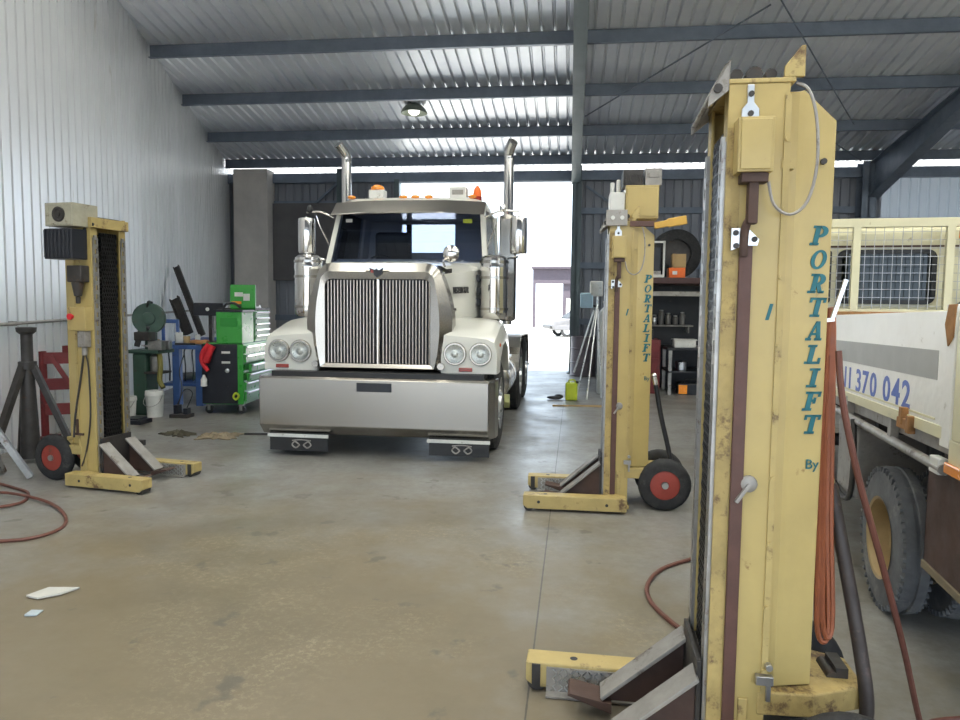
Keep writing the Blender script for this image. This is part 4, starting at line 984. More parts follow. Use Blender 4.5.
# local: x towards the truck (drawer fronts at +x), y away
cabn = L(MB().box(-.30, .28, -.55, .60, .14, 1.0), 'carcass', green, .01, tc)
L(MB().box(-.31, .20, -.565, -.55, .15, .99), 'black_side_panel', blackpaint, .006, tc, 'black side panel')
for i, (z0, z1) in enumerate(((.86, .97), (.73, .84), (.60, .71), (.47, .58), (.34, .45), (.18, .32))):
    out = .28 if i in (2, 3) else (.30 if i != 4 else .22)
    out = {2: .08, 3: .05}.get(i, 0)
    d = L(MB().box(.28+out-.02, .30+out, -.50, .55, z0, z1), 'drawer', green, .004, tc)
    L(MB().box(.30+out, .325+out, -.48, .53, z1-.03, z1-.005), 'drawer_handle', chrome, .003, d)
for x in (-.24, .22):
    for y in (-.48, .53):
        c = L(MB().lathe((x, y-.02, .06), (0, 1, 0), [(0, .03), (0, .055), (.006, .06), (.034, .06), (.04, .055), (.04, .03)], 18), 'castor', black, 0, tc)
        L(MB().box(x-.03, x+.03, y-.035, y+.035, .115, .14).box(x-.02, x+.02, y-.032, y-.026, .05, .12).box(x-.02, x+.02, y+.026, y+.032, .05, .12), 'castor_fork', steel, 0, c)
for z in (.72, .86): L(MB().box(-.02, .1, -.572, -.565, z, z+.03), 'side_sticker', white_dull, 0, tc)
L(MB().lathe((.06, -.572, .62), (0, -1, 0), [(0, .03), (.01, .03), (.02, .015)], 14), 'lock_knob', alu, 0, tc)
tch = thing('tool_chest', 'green top chest of shallow bright-handled drawers on the roller cabinet', 'tool chest', (-4.85, 10.1, 1.0), radians(4), local=True)
L(MB().box(-.25, .26, -.05, .58, .0, .46), 'carcass', green, .008, tch)
for i in range(5):
    z = .03+i*.085
    d = L(MB().box(.255, .27, -.02, .55, z, z+.07), 'drawer', mat('pale_green_paint', (.32, .55, .36), .35) if i == 0 else MATS['pale_green_paint'], .003, tch)
    L(MB().box(.27, .29, -.01, .54, z+.045, z+.066), 'drawer_handle', chrome, .003, d)
L(MB().box(-.27, .28, -.07, .60, .46, .49), 'top_tray', darksteel, .004, tch)
L(MB().box(.1, .12, .53, .6, .49, .53).box(-.2, .2, .1, .4, .49, .515), 'tray_rim', steel, .003, tch)
tb = thing('tool_box', 'green steel tool box with raised lid on the roller cabinet, side facing us', 'tool box', (-4.72, 9.78, 1.0), radians(4), local=True)
L(MB().box(-.20, .17, -.24, .20, .0, .44), 'body', green, .008, tb)
L(MB().box(-.14, .10, -.247, -.24, .24, .36), 'pressed_panel', mat('deep_green_paint', (.02, .25, .03), .4), .003, tb)
L(MB().box(-.215, .185, -.25, .21, .44, .47), 'rim', blackpaint, .004, tb)
M_ = Matrix.Translation((-.17, 0, .47)) @ Matrix.Rotation(radians(12), 4, 'Y')
mb = MB(); 
lid = [(-.21, .21), ]
mb.prism([(.21, .47), (.24, .50), (.235, .82), (.2, .83), (.19, .50)], 'x', -.17, .20)
ld = L(mb, 'lid', green, .004, tb)
mb = MB(); mb.box(-.10, .02, .185, .2, .66, .72).box(.03, .12, .184, .2, .60, .70); L(mb, 'lid_sticker', white_dull, 0, ld)
mb = MB(); mb.box(-.14, .0, .17, .19, .55, .59); L(mb, 'lid_badge', amber, 0, ld)
L(MB().tube([(-.16, -.1, .47), (-.1, -.1, .55), (0, -.08, .56), (.1, -.1, .5)], .018, 8), 'inner_tool', black, 0, tb)
solo(MB().tube([(-4.98, 9.47, .98), (-5.07, 9.46, .86), (-5.08, 9.46, .74), (-4.99, 9.45, .62)], lambda t: .045-.018*t, 10).tube([(-4.93, 9.47, .97), (-4.97, 9.455, .88), (-5.02, 9.45, .74)], .05, 10), 'work_glove', red, (-5.03, 9.51, .6), 'red cloth draped over the black side of the green tool cabinet', 'cloth')
solo(MB().lathe((-5.06, 9.46, .40), (0, 0, 1), [(0, .03), (.005, .045), (.10, .045), (.14, .02), (.16, .018), (.165, .01)], 14), 'spray_bottle', white_dull, (-5.06, 9.46, .40), 'white bottle hanging on the black side of the tool cabinet', 'bottle')
solo(MB().tube([(-4.66, 9.52, .26), (-4.62, 9.515, .31), (-4.58, 9.52, .27), (-4.62, 9.515, .22)], .016, 8, 4, True), 'tape_roll', yellowgreen, (-4.62, 9.52, .22), 'yellow tape roll on the lower black panel of the tool cabinet', 'tape')
for (x, y, r, h, m, lb) in ((-4.75, 9.57, .04, .07, cardboard, 'small tan pot on the tool cabinet front edge, left'), (-4.62, 9.56, .03, .10, darksteel, 'dark socket set on the tool cabinet front edge, right')):
    pass
# blue steel workbench against the ribbed wall
wb = thing('workbench', 'blue steel workbench against the ribbed wall', 'workbench', (-6.0, 11.2, 0))
wx = lambda y: wallx(y)
mb = MB(); A_ = [(-6.32, 10.2), (-5.45, 10.2), (-5.85, 12.6), (-6.75, 12.6)]
mb.prism(A_, 'z', .86, .92); mb.build('bench_top', blue, wb, .006)
for (x, y) in ((-5.92, 10.28), (-5.55, 10.28), (-6.15, 12.4), (-5.95, 12.45)): MB().box(x-.055, x+.055, y-.05, y+.05, 0, .86).build('leg', blue, wb, .004)
MB().prism([(-6.2, 10.35), (-5.58, 10.35), (-5.92, 12.45), (-6.6, 12.45)], 'z', .28, .32).build('lower_shelf', blue, wb, .004)

brt = thing('tool_rail', 'blue steel rail bracket standing on the workbench behind the saw guard', 'rail', (-6.2, 10.5, .925))
MB().box(-6.30, -6.02, 10.5, 10.54, 1.24, 1.30).build('cross_bar', blue, brt, .004)
for x in (-6.30, -6.06): MB().box(x, x+.04, 10.5, 10.54, .925, 1.24).build('upright', blue, brt, .004)
# things on the bench
g = 'jars and tins on the blue workbench'
for i, (x, y, r, h, m, lb) in enumerate(((-5.98, 10.45, .055, .17, white_dull, 'white tin on the blue workbench, tallest of the tins'), (-5.84, 10.42, .05, .12, cardboard, 'tan tin on the blue workbench by the leaning channel'),
        (-6.14, 10.70, .05, .13, darksteel, 'dark tin on the blue workbench behind the saw'), (-5.76, 10.60, .04, .13, white_dull, 'pale tin on the workbench behind the orange brown rag'))):
    t = thing('tin', lb, 'tin', (x, y, .924), 0, g, local=True)
    L(MB().lathe((0, 0, 0), (0, 0, 1), [(0, r*.96), (.005, r), (h, r), (h+.004, r*.96)], 18), 'can', m, 0, t); L(MB().lathe((0, 0, h), (0, 0, 1), [(0, r*.9), (.012, r*.88), (.014, .01)], 18), 'lid', alu, 0, t)
solo(MB().tube([(-5.72, 10.33, .955), (-5.62, 10.30, .97), (-5.52, 10.32, .955), (-5.44, 10.30, .96)], .035, 8).tube([(-5.66, 10.42, .95), (-5.54, 10.45, .97), (-5.48, 10.40, .95)], .03, 8), 'rag', mat('orange_brown_rag', (.50, .24, .10), .9, var=.3), (-5.6, 10.34, .92), 'orange brown rag bundle on the workbench next to the green chest', 'rag')
solo(MB().box(-6.29, -6.17, 10.23, 10.28, .924, .97).box(-6.28, -6.19, 10.235, 10.275, .97, 1.0), 'timber_block', cardboard, (-6.23, 10.25, .924), 'brown offcut on the front of the workbench behind the saw', 'timber', bevel=.004)
solo(MB().bar((-5.92, 10.245, .9375), (-5.62, 10.24, .9375), .05, .025), 'metal_offcut', darksteel, (-5.77, 10.24, .925), 'dark metal offcut lying flat on the workbench edge', 'metal bar')
# bench drill press with a flat dark head
dp = thing('bench_press', 'dark grey bench press with a long flat head standing on the workbench', 'drill press', (-5.55, 10.75, .92), 0)
MB().box(-5.72, -5.40, 10.62, 10.9, .92, .96).build('base', darksteel, dp, .006)
MB().box(-5.64, -5.58, 10.72, 10.78, .96, 1.45).box(-5.50, -5.44, 10.72, 10.78, .96, 1.45).build('column', darksteel, dp, .004)
MB().box(-5.86, -5.36, 10.66, 10.84, 1.36, 1.56).build('head', blackpaint, dp, .015)
MB().lathe((-5.62, 10.66, 1.46), (0, -1, 0), [(0, .03), (.01, .03), (.015, .012)], 14).build('head_knob', white_dull, dp)
MB().cyl((-5.54, 10.74, 1.36), (-5.54, 10.74, 1.15), .03, n=12).cyl((-5.54, 10.74, 1.15), (-5.54, 10.74, 1.08), .012, n=8).build('spindle', steel, dp)
# steel channels leaning on the wall
def channel(a, b, w, label):
    a, b = Vector(a), Vector(b); t = (b-a).normalized(); s_ = Vector((1, 0, 0)); s_ = (s_-t*s_.dot(t)).normalized(); n_ = t.cross(s_)
    mb = MB()
    P_ = [(-w, 0), (w, 0), (w, -w*.9), (w*.75, -w*.9), (w*.75, -w*.2), (-w*.75, -w*.2), (-w*.75, -w*.9), (-w, -w*.9)]
    mb.loft([[p+s_*u+n_*v for u, v in P_] for p in (a, b)], False)
    return solo(mb, 'steel_channel', darksteel, tuple(a), label, 'steel section', 'steel sections leaning by the workbench', .002)
channel((-6.42, 12.0, .98), (-7.08, 12.34, 2.20), .055, 'long dark steel channel leaning from the workbench up the ribbed wall')
channel((-6.62, 11.9, 1.0), (-6.98, 12.1, 1.62), .085, 'short wide dark steel channel leaning on the wall left of the long one')
# under the bench
solo(MB().cyl((-6.2, 10.75, .38), (-5.85, 11.2, .38), .06, n=16), 'pipe_offcut', greysteel, (-6.0, 10.9, .32), 'pale pipe lying on the lower shelf of the blue workbench', 'pipe')
for k in range(4):
    x = -6.25+k*.13
    solo(MB().tube([(x, 10.62, .33), (x+.02, 10.6, .55), (x-.01, 10.62, .78), (x+.02, 10.62, .855)], .011, 6), 'cable', black, (x, 10.62, .33), ('thin dark cable hanging under the workbench, leftmost', 'thin dark cable hanging under the workbench, second from left', 'thin dark cable hanging under the workbench, third from left', 'thin dark cable hanging under the workbench, nearest the leg')[k], 'cable', 'cables hanging under the workbench')
# cold saw on a stand
sw = thing('cutoff_saw', 'dark green cut-off saw with a round blade guard on its pedestal', 'saw', (-5.75, 9.35, 0))
MB().box(-6.02, -5.58, 9.2, 9.62, .86, .91).build('table', dkgreen, sw, .006)
MB().box(-5.99, -5.79, 9.25, 9.55, .0, .86).build('pedestal', dkgreen, sw, .02)
MB().lathe((-5.78, 9.34, 1.34), (.35, -1, 0), [(-.05, .05), (-.05, .205), (-.04, .215), (.04, .215), (.05, .205), (.05, .09), (.075, .085), (.08, .05), (.085, .01)], 30).build('blade_guard', dkgreen, sw)
MB().lathe((-5.92, 9.52, 1.32), (-.4, .6, .1), [(-.1, .07), (-.1, .11), (.18, .11), (.2, .07)], 20).build('motor', darksteel, sw)
MB().bar((-5.80, 9.4, .9), (-5.80, 9.42, 1.28), .12).build('pivot_arm', dkgreen, sw, .01)
MB().tube([(-5.78, 9.3, 1.5), (-5.70, 9.2, 1.57), (-5.60, 9.12, 1.56)], .016, 8).build('pull_handle', black, sw)
vz = MB().box(-5.74, -5.54, 9.22, 9.34, .91, 1.04).box(-5.74, -5.54, 9.42, 9.5, .91, 1.03).build('vice', steel, sw, .008)
MB().cyl((-5.64, 9.22, .98), (-5.64, 9.04, .98), .014, n=8).cyl((-5.72, 9.05, .98), (-5.56, 9.05, .98), .01, n=8).build('vice_screw', steel, vz)
MB().box(-5.88, -5.66, 9.12, 9.3, 1.04, 1.16).build('gear_case', darksteel, sw, .015)
MB().bar((-5.95, 9.3, .95), (-5.90, 9.34, 1.2), .07).build('support_arm', darksteel, sw, .008)
MB().cyl((-5.70, 9.16, 1.18), (-5.62, 9.05, 1.22), .012, n=8).sphere((-5.62, 9.05, 1.22), .025).build('feed_lever', black, sw)
MB().box(-5.79, -5.56, 9.2, 9.5, .58, .61).build('tray', darksteel, sw, .004)
# hanging belt / drip guard
MB().tube([(-5.62, 9.3, .86), (-5.57, 9.24, .68), (-5.56, 9.2, .5), (-5.50, 9.18, .40)], .035, 8).build('drip_hose', mat('olive_hose', (.17, .15, .03), .6), sw)
# buckets under and beside the saw
def bucket(x, y, r, h, label, m=white_dull):
    t = thing('bucket', label, 'bucket', (x, y, 0), 0, 'plastic buckets by the saw', local=True)
    L(MB().lathe((0, 0, 0), (0, 0, 1), [(0, r*.85), (.01, r*.86), (h*.8, r*.98), (h*.82, r*1.04), (h*.86, r*1.04), (h, r), (h, r*.94), (.02, r*.82)], 22), 'pail', m, 0, t)
    L(MB().tube([(r, 0, h*.86), (r*.9, -r*.8, h*.55), (0, -r*1.12, h*.42), (-r*.9, -r*.8, h*.55), (-r, 0, h*.86)], .005, 6), 'bail_handle', steel, 0, t)
bucket(-5.63, 9.18, .12, .36, 'taller white bucket under the green saw')
bucket(-5.90, 8.95, .13, .30, 'shorter white bucket left of the tall one, beside the yellow lift')
solo(MB().lathe((-5.70, 9.36, .61), (0, 0, 1), [(0, .08), (.01, .085), (.20, .085), (.23, .06), (.24, .01)], 20), 'coolant_can', steel, (-5.70, 9.36, .61), 'grey metal can on the tray of the saw pedestal', 'can')
solo(MB().box(-5.72, -5.42, 8.50, 8.78, 0, .055).box(-5.69, -5.47, 8.53, 8.75, .055, .075), 'drain_tray', blackpaint, (-5.57, 8.64, 0), 'flat black tray on the floor in front of the buckets', 'tray', bevel=.008)
# trolley jack style pedal cable unit on floor before the bench
ft = thing('foot_pedal', 'small dark foot pedal with looped cables on the floor before the tool cabinet', 'foot pedal', (-5.25, 9.2, 0))
MB().box(-5.38, -5.12, 9.1, 9.3, 0, .05).build('base', darksteel, ft, .008)
MB().box(-5.34, -5.28, 9.14, 9.26, .05, .17).build('lever', blackpaint, ft, .006); MB().box(-5.2, -5.14, 9.14, 9.24, .05, .13).build('switch_box', blackpaint, ft, .006)
MB().tube([(-5.3, 9.2, .15), (-5.27, 9.25, .4), (-5.33, 9.3, .62), (-5.29, 9.36, .85)], .007, 6).tube([(-5.18, 9.2, .12), (-5.10, 9.22, .33), (-5.22, 9.24, .38), (-5.30, 9.22, .22), (-5.36, 9.2, .06)], .007, 6).build('cable', black, ft)
# rags dropped on the floor
def rag(c, s, seed, label, grp, m):
    rnd = random.Random(seed); n_ = 11; mb = MB(); vs = []
    fo = [(rnd.uniform(0, 6.28), rnd.uniform(6, 17), rnd.uniform(0, 6.28)) for _ in range(3)]
    ed = [1+.28*sin(3*a_*.571+seed)+.12*sin(7*a_+seed*2) for a_ in range(40)]
    for j in range(n_):
        for i in range(n_):
            u, v = i/(n_-1)-.5, j/(n_-1)-.5; e = 1-max(abs(u), abs(v))*2; k_ = ed[int((atan2(v, u)+pi)/(2*pi)*39)]
            h = sum(abs(sin(q[1]*(u*cos(q[0])+v*sin(q[0]))+q[2])) for q in fo)/3
            vs.append(Vector((u*s[0]*(k_ if e < .5 else 1), v*s[1]*(k_ if e < .5 else 1), .005+.055*h*min(1, .15+e*1.6))))
    lo = [Vector((p.x*.98, p.y*.98, .0)) for p in vs]
    fs = [(j*n_+i, j*n_+i+1, (j+1)*n_+i+1, (j+1)*n_+i) for j in range(n_-1) for i in range(n_-1)]
    N_ = n_*n_; mb.add(vs+lo, fs+[tuple(N_+q for q in reversed(f_)) for f_ in fs], False)
    edge = [(0, i) for i in range(n_)]+[(j, n_-1) for j in range(1, n_)]+[(n_-1, i) for i in range(n_-2, -1, -1)]+[(j, 0) for j in range(n_-2, 0, -1)]
    idx = [j*n_+i for j, i in edge]
    mb.add(vs+lo, [(idx[q], N_+idx[q], N_+idx[(q+1) % len(idx)], idx[(q+1) % len(idx)]) for q in range(len(idx))], False)
    o = mb.build('rag', m); o.location = (*c, 0.001); o.rotation_euler.z = rnd.uniform(-.5, .5)
    return tag(o, label, 'rag', grp)
rag((-4.60, 7.98), (.34, .22), 3, 'dark olive rag crumpled on the floor, left of the two before the tool cabinet', 'dropped rags', mat('olive_rag_cloth', (.085, .075, .05), .9, var=.4, scale=12))
rag((-4.08, 7.93), (.40, .30), 5, 'tan rag crumpled on the floor, right of the two before the tool cabinet', 'dropped rags', ragmat)
solo(MB().bar((-3.84, 8.12, .012), (-3.55, 8.16, .012), .03, .02), 'file', darksteel, (-3.7, 8.14, 0), 'dark steel bar lying on the floor beyond the rags', 'metal bar')
# red steel barrier frame against the wall
rf = thing('barrier_frame', 'dark red steel barrier frame standing before the ribbed wall', 'frame', (-5.75, 7.7, 0))
e0, e1 = Vector((-5.98, 7.50, 0)), Vector((-5.42, 7.86, 0)); U = (e1-e0)
for z in (.33, .62, .92): MB().bar(e0+Vector((0, 0, z)), e1+Vector((0, 0, z)), .05, .13).build('rail', dkred, rf, .004)
for t_ in (.02, .98): p = e0+U*t_; MB().bar(p, p+Vector((0, 0, 1.0)), .09, .06).build('post', dkred, rf, .004)
MB().bar(e0+U*.2+Vector((0, -.05, .95)), e0+U*.75+Vector((0, -.05, .28)), .05, .05).build('brace', dkred, rf, .003); MB().bar(e0+U*.95+Vector((0, -.05, .95)), e0+U*.62+Vector((0, -.05, .28)), .05, .05).build('brace', dkred, rf, .003)
MB().bar(e0+U*.4+Vector((0, 0, .98)), e0+U*.4+Vector((0, 0, 1.06)), .08, .06).build('lug', dkred, rf, .003)
for t_ in (.02, .98): p = e0+U*t_; MB().box(p.x-.12, p.x+.12, p.y-.12, p.y+.12, 0, .03).build('foot', dkred, rf, .003)
# tall tripod axle stand
js = thing('axle_stand', 'tall dark steel tripod axle stand left of the yellow lift', 'axle stand', (-5.12, 6.35, 0))
jc = Vector((-5.20, 6.35, 0))
MB().cyl(jc+Vector((0, 0, .8)), jc+Vector((0, 0, 1.27)), .052, n=14).lathe(jc+Vector((0, 0, .92)), (0, 0, 1), [(0, .05), (0, .08), (.07, .08), (.07, .05)], 16).build('pillar', darksteel, js)
MB().lathe(jc+Vector((0, 0, 1.25)), (0, 0, 1), [(0, .05), (.03, .085), (.07, .09), (.075, .05)], 16).build('saddle', darksteel, js)
for a in (20, 140, 255):
    d_ = Vector((cos(radians(a)), sin(radians(a)), 0))
    lg = MB().bar(jc+d_*.05+Vector((0, 0, .95)), jc+d_*.42+Vector((0, 0, .03)), .075, .05, up=d_).build('leg', darksteel, js, .004)
    p = jc+d_*.43; MB().box(p.x-.06, p.x+.06, p.y-.06, p.y+.06, 0, .02).build('foot', darksteel, lg, .003)
MB().cyl(jc+Vector((0, 0, .05)), jc+Vector((0, 0, .9)), .09, .055, n=14).build('core_tube', darksteel, js)
# galvanised angle frame at the very left
af = thing('folding_trestle', 'bare steel folding trestle at the left edge of the picture', 'trestle', (-4.95, 5.55, 0))
MB().bar((-5.02, 5.6, .62), (-4.72, 5.75, .02), .06, .05).build('leg', steel, af, .003)
MB().bar((-5.05, 5.55, .62), (-5.08, 5.85, .02), .06, .05).build('leg', steel, af, .003)
MB().bar((-5.04, 5.0, .64), (-5.04, 5.7, .64), .07, .06).build('top_rail', steel, af, .003)
MB().bar((-5.02, 5.05, .62), (-4.74, 4.95, .02), .06, .05).build('leg', steel, af, .003); MB().bar((-5.06, 5.05, .62), (-5.06, 4.9, .02), .06, .05).build('leg', steel, af, .003)
MB().bar((-4.86, 5.66, .30), (-5.06, 5.72, .30), .04, .03).build('spreader', steel, af, .003)
# timbers and steel lengths on the floor by the wall
for i, (a, b, w, h, z, m, lb) in enumerate((((-5.55, 6.98), (-4.75, 7.02), .10, .05, 0, greysteel, 'grey plank on the floor behind the axle stand'), ((-5.35, 7.2), (-4.62, 7.32), .06, .06, 0, darksteel, 'dark length of steel on the floor under the red frame'))):
    solo(MB().bar((a[0], a[1], z+h/2), (b[0], b[1], z+h/2), w, h), 'plank', m, (a[0], a[1], 0), lb, 'plank', 'lengths on the floor by the wall', .003)
# red-brown air hose lying in loops
hz = .012
solo(MB().tube([(-5.0, 5.6, hz), (-4.6, 5.42, hz), (-4.36, 5.28, hz), (-4.22, 5.02, hz), (-4.35, 4.80, hz+.012), (-4.75, 4.75, hz+.004), (-4.85, 5.05, hz), (-4.55, 5.2, hz+.022), (-4.05, 5.07, hz+.01), (-3.68, 4.80, hz), (-3.48, 4.50, hz), (-3.55, 4.25, hz), (-3.9, 4.15, hz), (-4.4, 4.12, hz)], .012, 8, 6), 'air_hose', hose_red, (-4.4, 4.9, 0), 'red brown air hose looped on the floor at the left', 'hose')
# litter
def sheet(pts, c, label, name, m):
    mb = MB(); mb.prism(pts, 'z', .002, .006)
    for p in mb.v: p.z += .012*abs(sin(p.x*17+p.y*9))*(.4 if p.z < .004 else 1)
    return solo(mb, name, m, (*c, 0), label, 'paper', 'paper scraps on the floor')
sheet([(-2.86, 3.42), (-2.78, 3.40), (-2.70, 3.47), (-2.66, 3.57), (-2.74, 3.55), (-2.83, 3.55)], (-2.76, 3.48), 'white crumpled paper on the floor at the left front', 'paper_scrap', paper)
sheet([(-2.69, 3.20), (-2.64, 3.22), (-2.65, 3.28), (-2.70, 3.26)], (-2.67, 3.24), 'small bluish scrap just in front of the white paper', 'paper_scrap', mat('pale_blue_paper', (.42, .48, .53), .8))
# ---------------------------------------------------------------- right rear: storage rack, floodlight stand, outside
rk = thing('storage_rack', 'dark steel storage rack along the rear right with a deep top shelf', 'storage rack', (2.5, 13.4, 0))
for x in (.95, 2.85, 4.6):
    for y in (12.95, 14.3): MB().box(x-.04, x+.04, y-.04, y+.04, 0, 2.1).build('post', darksteel, rk, .003)
MB().box(.9, 4.65, 12.9, 14.35, 1.98, 2.08).build('top_shelf', mat('red_brown_beam', (.075, .035, .035), .6), rk, .004)
MB().box(.9, 4.65, 12.88, 12.95, 1.76, 1.84).build('front_beam', greysteel, rk, .004)
MB().box(.9, 4.65, 14.3, 14.36, 0, 2.0).build('back_panel', blackpaint, rk)
MB().box(.9, .95, 12.95, 14.3, .0, 2.0).build('end_panel', blackpaint, rk)
# on the top shelf
cr = thing('wire_frame', 'white open frame standing on the rack top shelf', 'frame', (1.4, 13.3, 2.085))
mb = MB(); mb.bar((1.15, 13.0, 2.11), (1.60, 13.0, 2.11), .05); mb.bar((1.60, 13.0, 2.086), (1.60, 13.0, 2.72), .035); mb.bar((1.15, 13.0, 2.086), (1.15, 13.0, 2.72), .035); mb.bar((1.13, 13.0, 2.70), (1.62, 13.0, 2.70), .035); mb.build('front_frame', white_dull, cr, .004)
MB().box(1.2, 1.56, 13.1, 13.5, 2.086, 2.62).build('dark_body', blackpaint, cr, .01)
MB().box(1.25, 1.56, 13.03, 13.09, 2.086, 2.2).build('pale_tray', greysteel, cr, .006)
ob = thing('orange_carton', 'orange box on the rack top shelf', 'box', (1.86, 13.2, 2.08), 0); MB().box(1.70, 1.98, 13.05, 13.35, 2.084, 2.26).build('carton', orange, ob, .006); MB().box(1.76, 1.84, 13.045, 13.05, 2.14, 2.2).build('carton_label', white_dull, ob)
solo(MB().box(1.76, 1.99, 13.07, 13.33, 2.265, 2.50).box(1.75, 1.80, 13.04, 13.07, 2.3, 2.5), 'cardboard_box', cardboard, (1.87, 13.2, 2.265), 'tan cardboard box on top of the orange box', 'box', bevel=.004)
ty = thing('spare_tyre', 'dark tyre leaning upright at the back of the rack top shelf', 'tyre', (1.95, 13.75, 2.08))
MB().lathe((1.9, 13.75, 2.08+.46), (.1, -1, 0), [(-.12, .26), (-.12, .38), (-.09, .45), (.09, .45), (.12, .38), (.12, .26), (-.12, .26)], 36, True, False).build('casing', rubber, ty)
MB().lathe((1.9, 13.75, 2.08+.46), (.1, -1, 0), [(-.05, .27), (.02, .26), (.0, .15), (.01, .02)], 28).build('rim', darksteel, ty)
# below: bench, jars, red chest, bins
sb = thing('side_bench', 'black steel bench inside the rack at the right', 'bench', (2.1, 13.5, 0))
MB().box(1.72, 2.8, 13.1, 14.1, .80, .85).build('top', blackpaint, sb, .004)
for (x, y) in ((1.78, 13.15), (2.74, 13.15), (1.78, 14.0), (2.74, 14.0)): MB().box(x-.03, x+.03, y-.03, y+.03, 0, .8).build('leg', steel if x < 2 else darksteel, sb, .003)
MB().box(1.75, 2.77, 13.12, 14.05, .40, .43).build('shelf', blackpaint, sb)
gj = 'glass jars on the shelf inside the rack'
MB_ = None
sf = thing('wall_shelf', 'narrow grey shelf at the back of the rack holding glass jars', 'shelf', (1.5, 14.1, 1.2)); MB().box(1.2, 2.3, 13.98, 14.3, 1.20, 1.23).build('board', greysteel, sf, .003); MB().box(1.25, 1.28, 14.0, 14.3, 1.08, 1.2).build('bracket', greysteel, sf); MB().box(2.2, 2.23, 14.0, 14.3, 1.08, 1.2).build('bracket', greysteel, sf)
for i in range(7):
    x = 1.33+i*.13; h = (.20, .26, .18, .28, .22, .17, .24)[i]
    t = thing('jar', ('glass jar at the left end of the grey shelf in the rack', 'second glass jar from the left on the grey shelf', 'third glass jar from the left on the grey shelf, short', 'tallest glass jar in the middle of the grey shelf', 'fifth glass jar from the left on the grey shelf', 'shortest glass jar, second from the right on the grey shelf', 'glass jar at the right end of the grey shelf')[i], 'jar', (x, 14.1, 1.23), 0, gj, local=True)
    L(MB().lathe((0, 0, 0), (0, 0, 1), [(0, .045), (.01, .052), (h*.8, .052), (h*.92, .035), (h*.93, .03)], 16), 'body', alu if i in (2,) else mat('cloudy_jar_%d' % i, (.30, .33, .30), .25) if False else greysteel, 0, t); L(MB().lathe((0, 0, h*.93), (0, 0, 1), [(0, .036), (.02, .036), (.022, .01)], 14), 'lid', white_dull, 0, t)
rc = thing('parts_cabinet', 'dark red steel parts cabinet inside the rack at the left', 'cabinet', (1.35, 13.5, 0)); MB().box(1.05, 1.62, 13.25, 13.9, 0, .98).build('carcass', dkred, rc, .008)
for z in (.08, .38, .68): d_ = MB().box(1.08, 1.59, 13.23, 13.25, z, z+.26).build('drawer', dkred, rc, .004); MB().box(1.25, 1.42, 13.205, 13.23, z+.18, z+.2).build('pull', steel, d_, .002)
solo(MB().box(1.1, 1.5, 13.3, 13.7, .985, 1.16).box(1.15, 1.45, 13.35, 13.65, 1.16, 1.2), 'tool_case', blackpaint, (1.3, 13.5, .985), 'black tool case on top of the dark red parts cabinet', 'case', bevel=.01)
wbn = thing('parts_bin', 'white plastic bin on the black bench in the rack', 'bin', (2.05, 13.3, .85)); MB().box(1.85, 2.22, 13.15, 13.45, .85, .98).build('tray', white_dull, wbn, .01); MB().box(1.83, 2.24, 13.13, 13.47, .98, 1.0).build('rim', white_dull, wbn, .003)
solo(MB().lathe((2.0, 13.35, .43), (0, 0, 1), [(0, .09), (.01, .10), (.15, .10), (.17, .07)], 18), 'paint_tin', alu, (2.0, 13.35, .43), 'small silver tin on the lower shelf of the black bench', 'tin')
yb = thing('battery_box', 'yellow and black box on the floor under the black bench', 'box', (2.2, 13.3, 0)); MB().box(1.95, 2.45, 13.2, 13.55, 0, .2).build('case', blackpaint, yb, .01); MB().box(1.95, 2.1, 13.185, 13.2, .02, .18).build('yellow_panel', amber, yb, .003); MB().tube([(2.05, 13.37, .2), (2.1, 13.37, .27), (2.3, 13.37, .27), (2.35, 13.37, .2)], .012, 8).build('handle', black, yb)
solo(MB().bar((1.14, 13.14, 1.30), (1.22, 13.16, 1.68), .025, .02), 'light_tube', white_dull, (1.14, 13.14, 1.3), 'slanted pale tube leaning inside the rack near the yellow lift', 'tube')
# bracket arm sticking out of the near rack post
# floodlight tripod by the door post
fs_ = thing('tripod_stand', 'grey metal tripod by the door post carrying pale blue lamp heads', 'tripod', (.42, 12.6, 0))
ap = Vector((.46, 12.6, 1.62))
for (x, y) in ((.12, 12.35), (.30, 12.2), (.55, 12.45)):
    MB().cyl((x, y, .0), ap, .016, n=10).build('leg', alu, fs_)
MB().cyl(ap-Vector((0, 0, .1)), ap+Vector((0, 0, .35)), .022, n=10).build('mast', alu, fs_)
MB().cyl((.08, 12.58, .42), (.40, 12.6, 1.5), .018, n=10).build('spare_pole', alu, fs_)
for (x, z, m) in ((.27, 1.66, skyblue), (.43, 1.86, white_dull)):
    h = MB().box(x-.11, x+.11, 12.5, 12.62, z-.12, z+.14).build('lamp_head', m, fs_, .02); MB().box(x-.09, x+.09, 12.49, 12.5, z-.1, z+.12).build('lamp_glass', clear, h); MB().cyl((x, 12.6, z-.05), (.46, 12.6, z-.1), .015, n=8).build('lamp_arm', black, h)
bs = MB().lathe((.62, 12.9, 0), (0, 0, 1), [(0, .12), (.02, .14), (1.3, .14), (1.5, .13), (1.62, .06), (1.64, .02)], 24)
gb_ = thing('gas_bottle', 'tall white gas bottle standing behind the tripod', 'gas bottle', (.62, 13.15, 0), local=True)
L(MB().lathe((0, 0, 0), (0, 0, 1), [(0, .11), (.02, .125), (1.35, .125), (1.48, .10), (1.55, .04), (1.56, .02)], 24), 'cylinder', white_dull, 0, gb_); L(MB().lathe((0, 0, 1.56), (0, 0, 1), [(0, .03), (.06, .03), (.07, .045), (.10, .045), (.11, .02)], 14), 'valve', steel, 0, gb_)
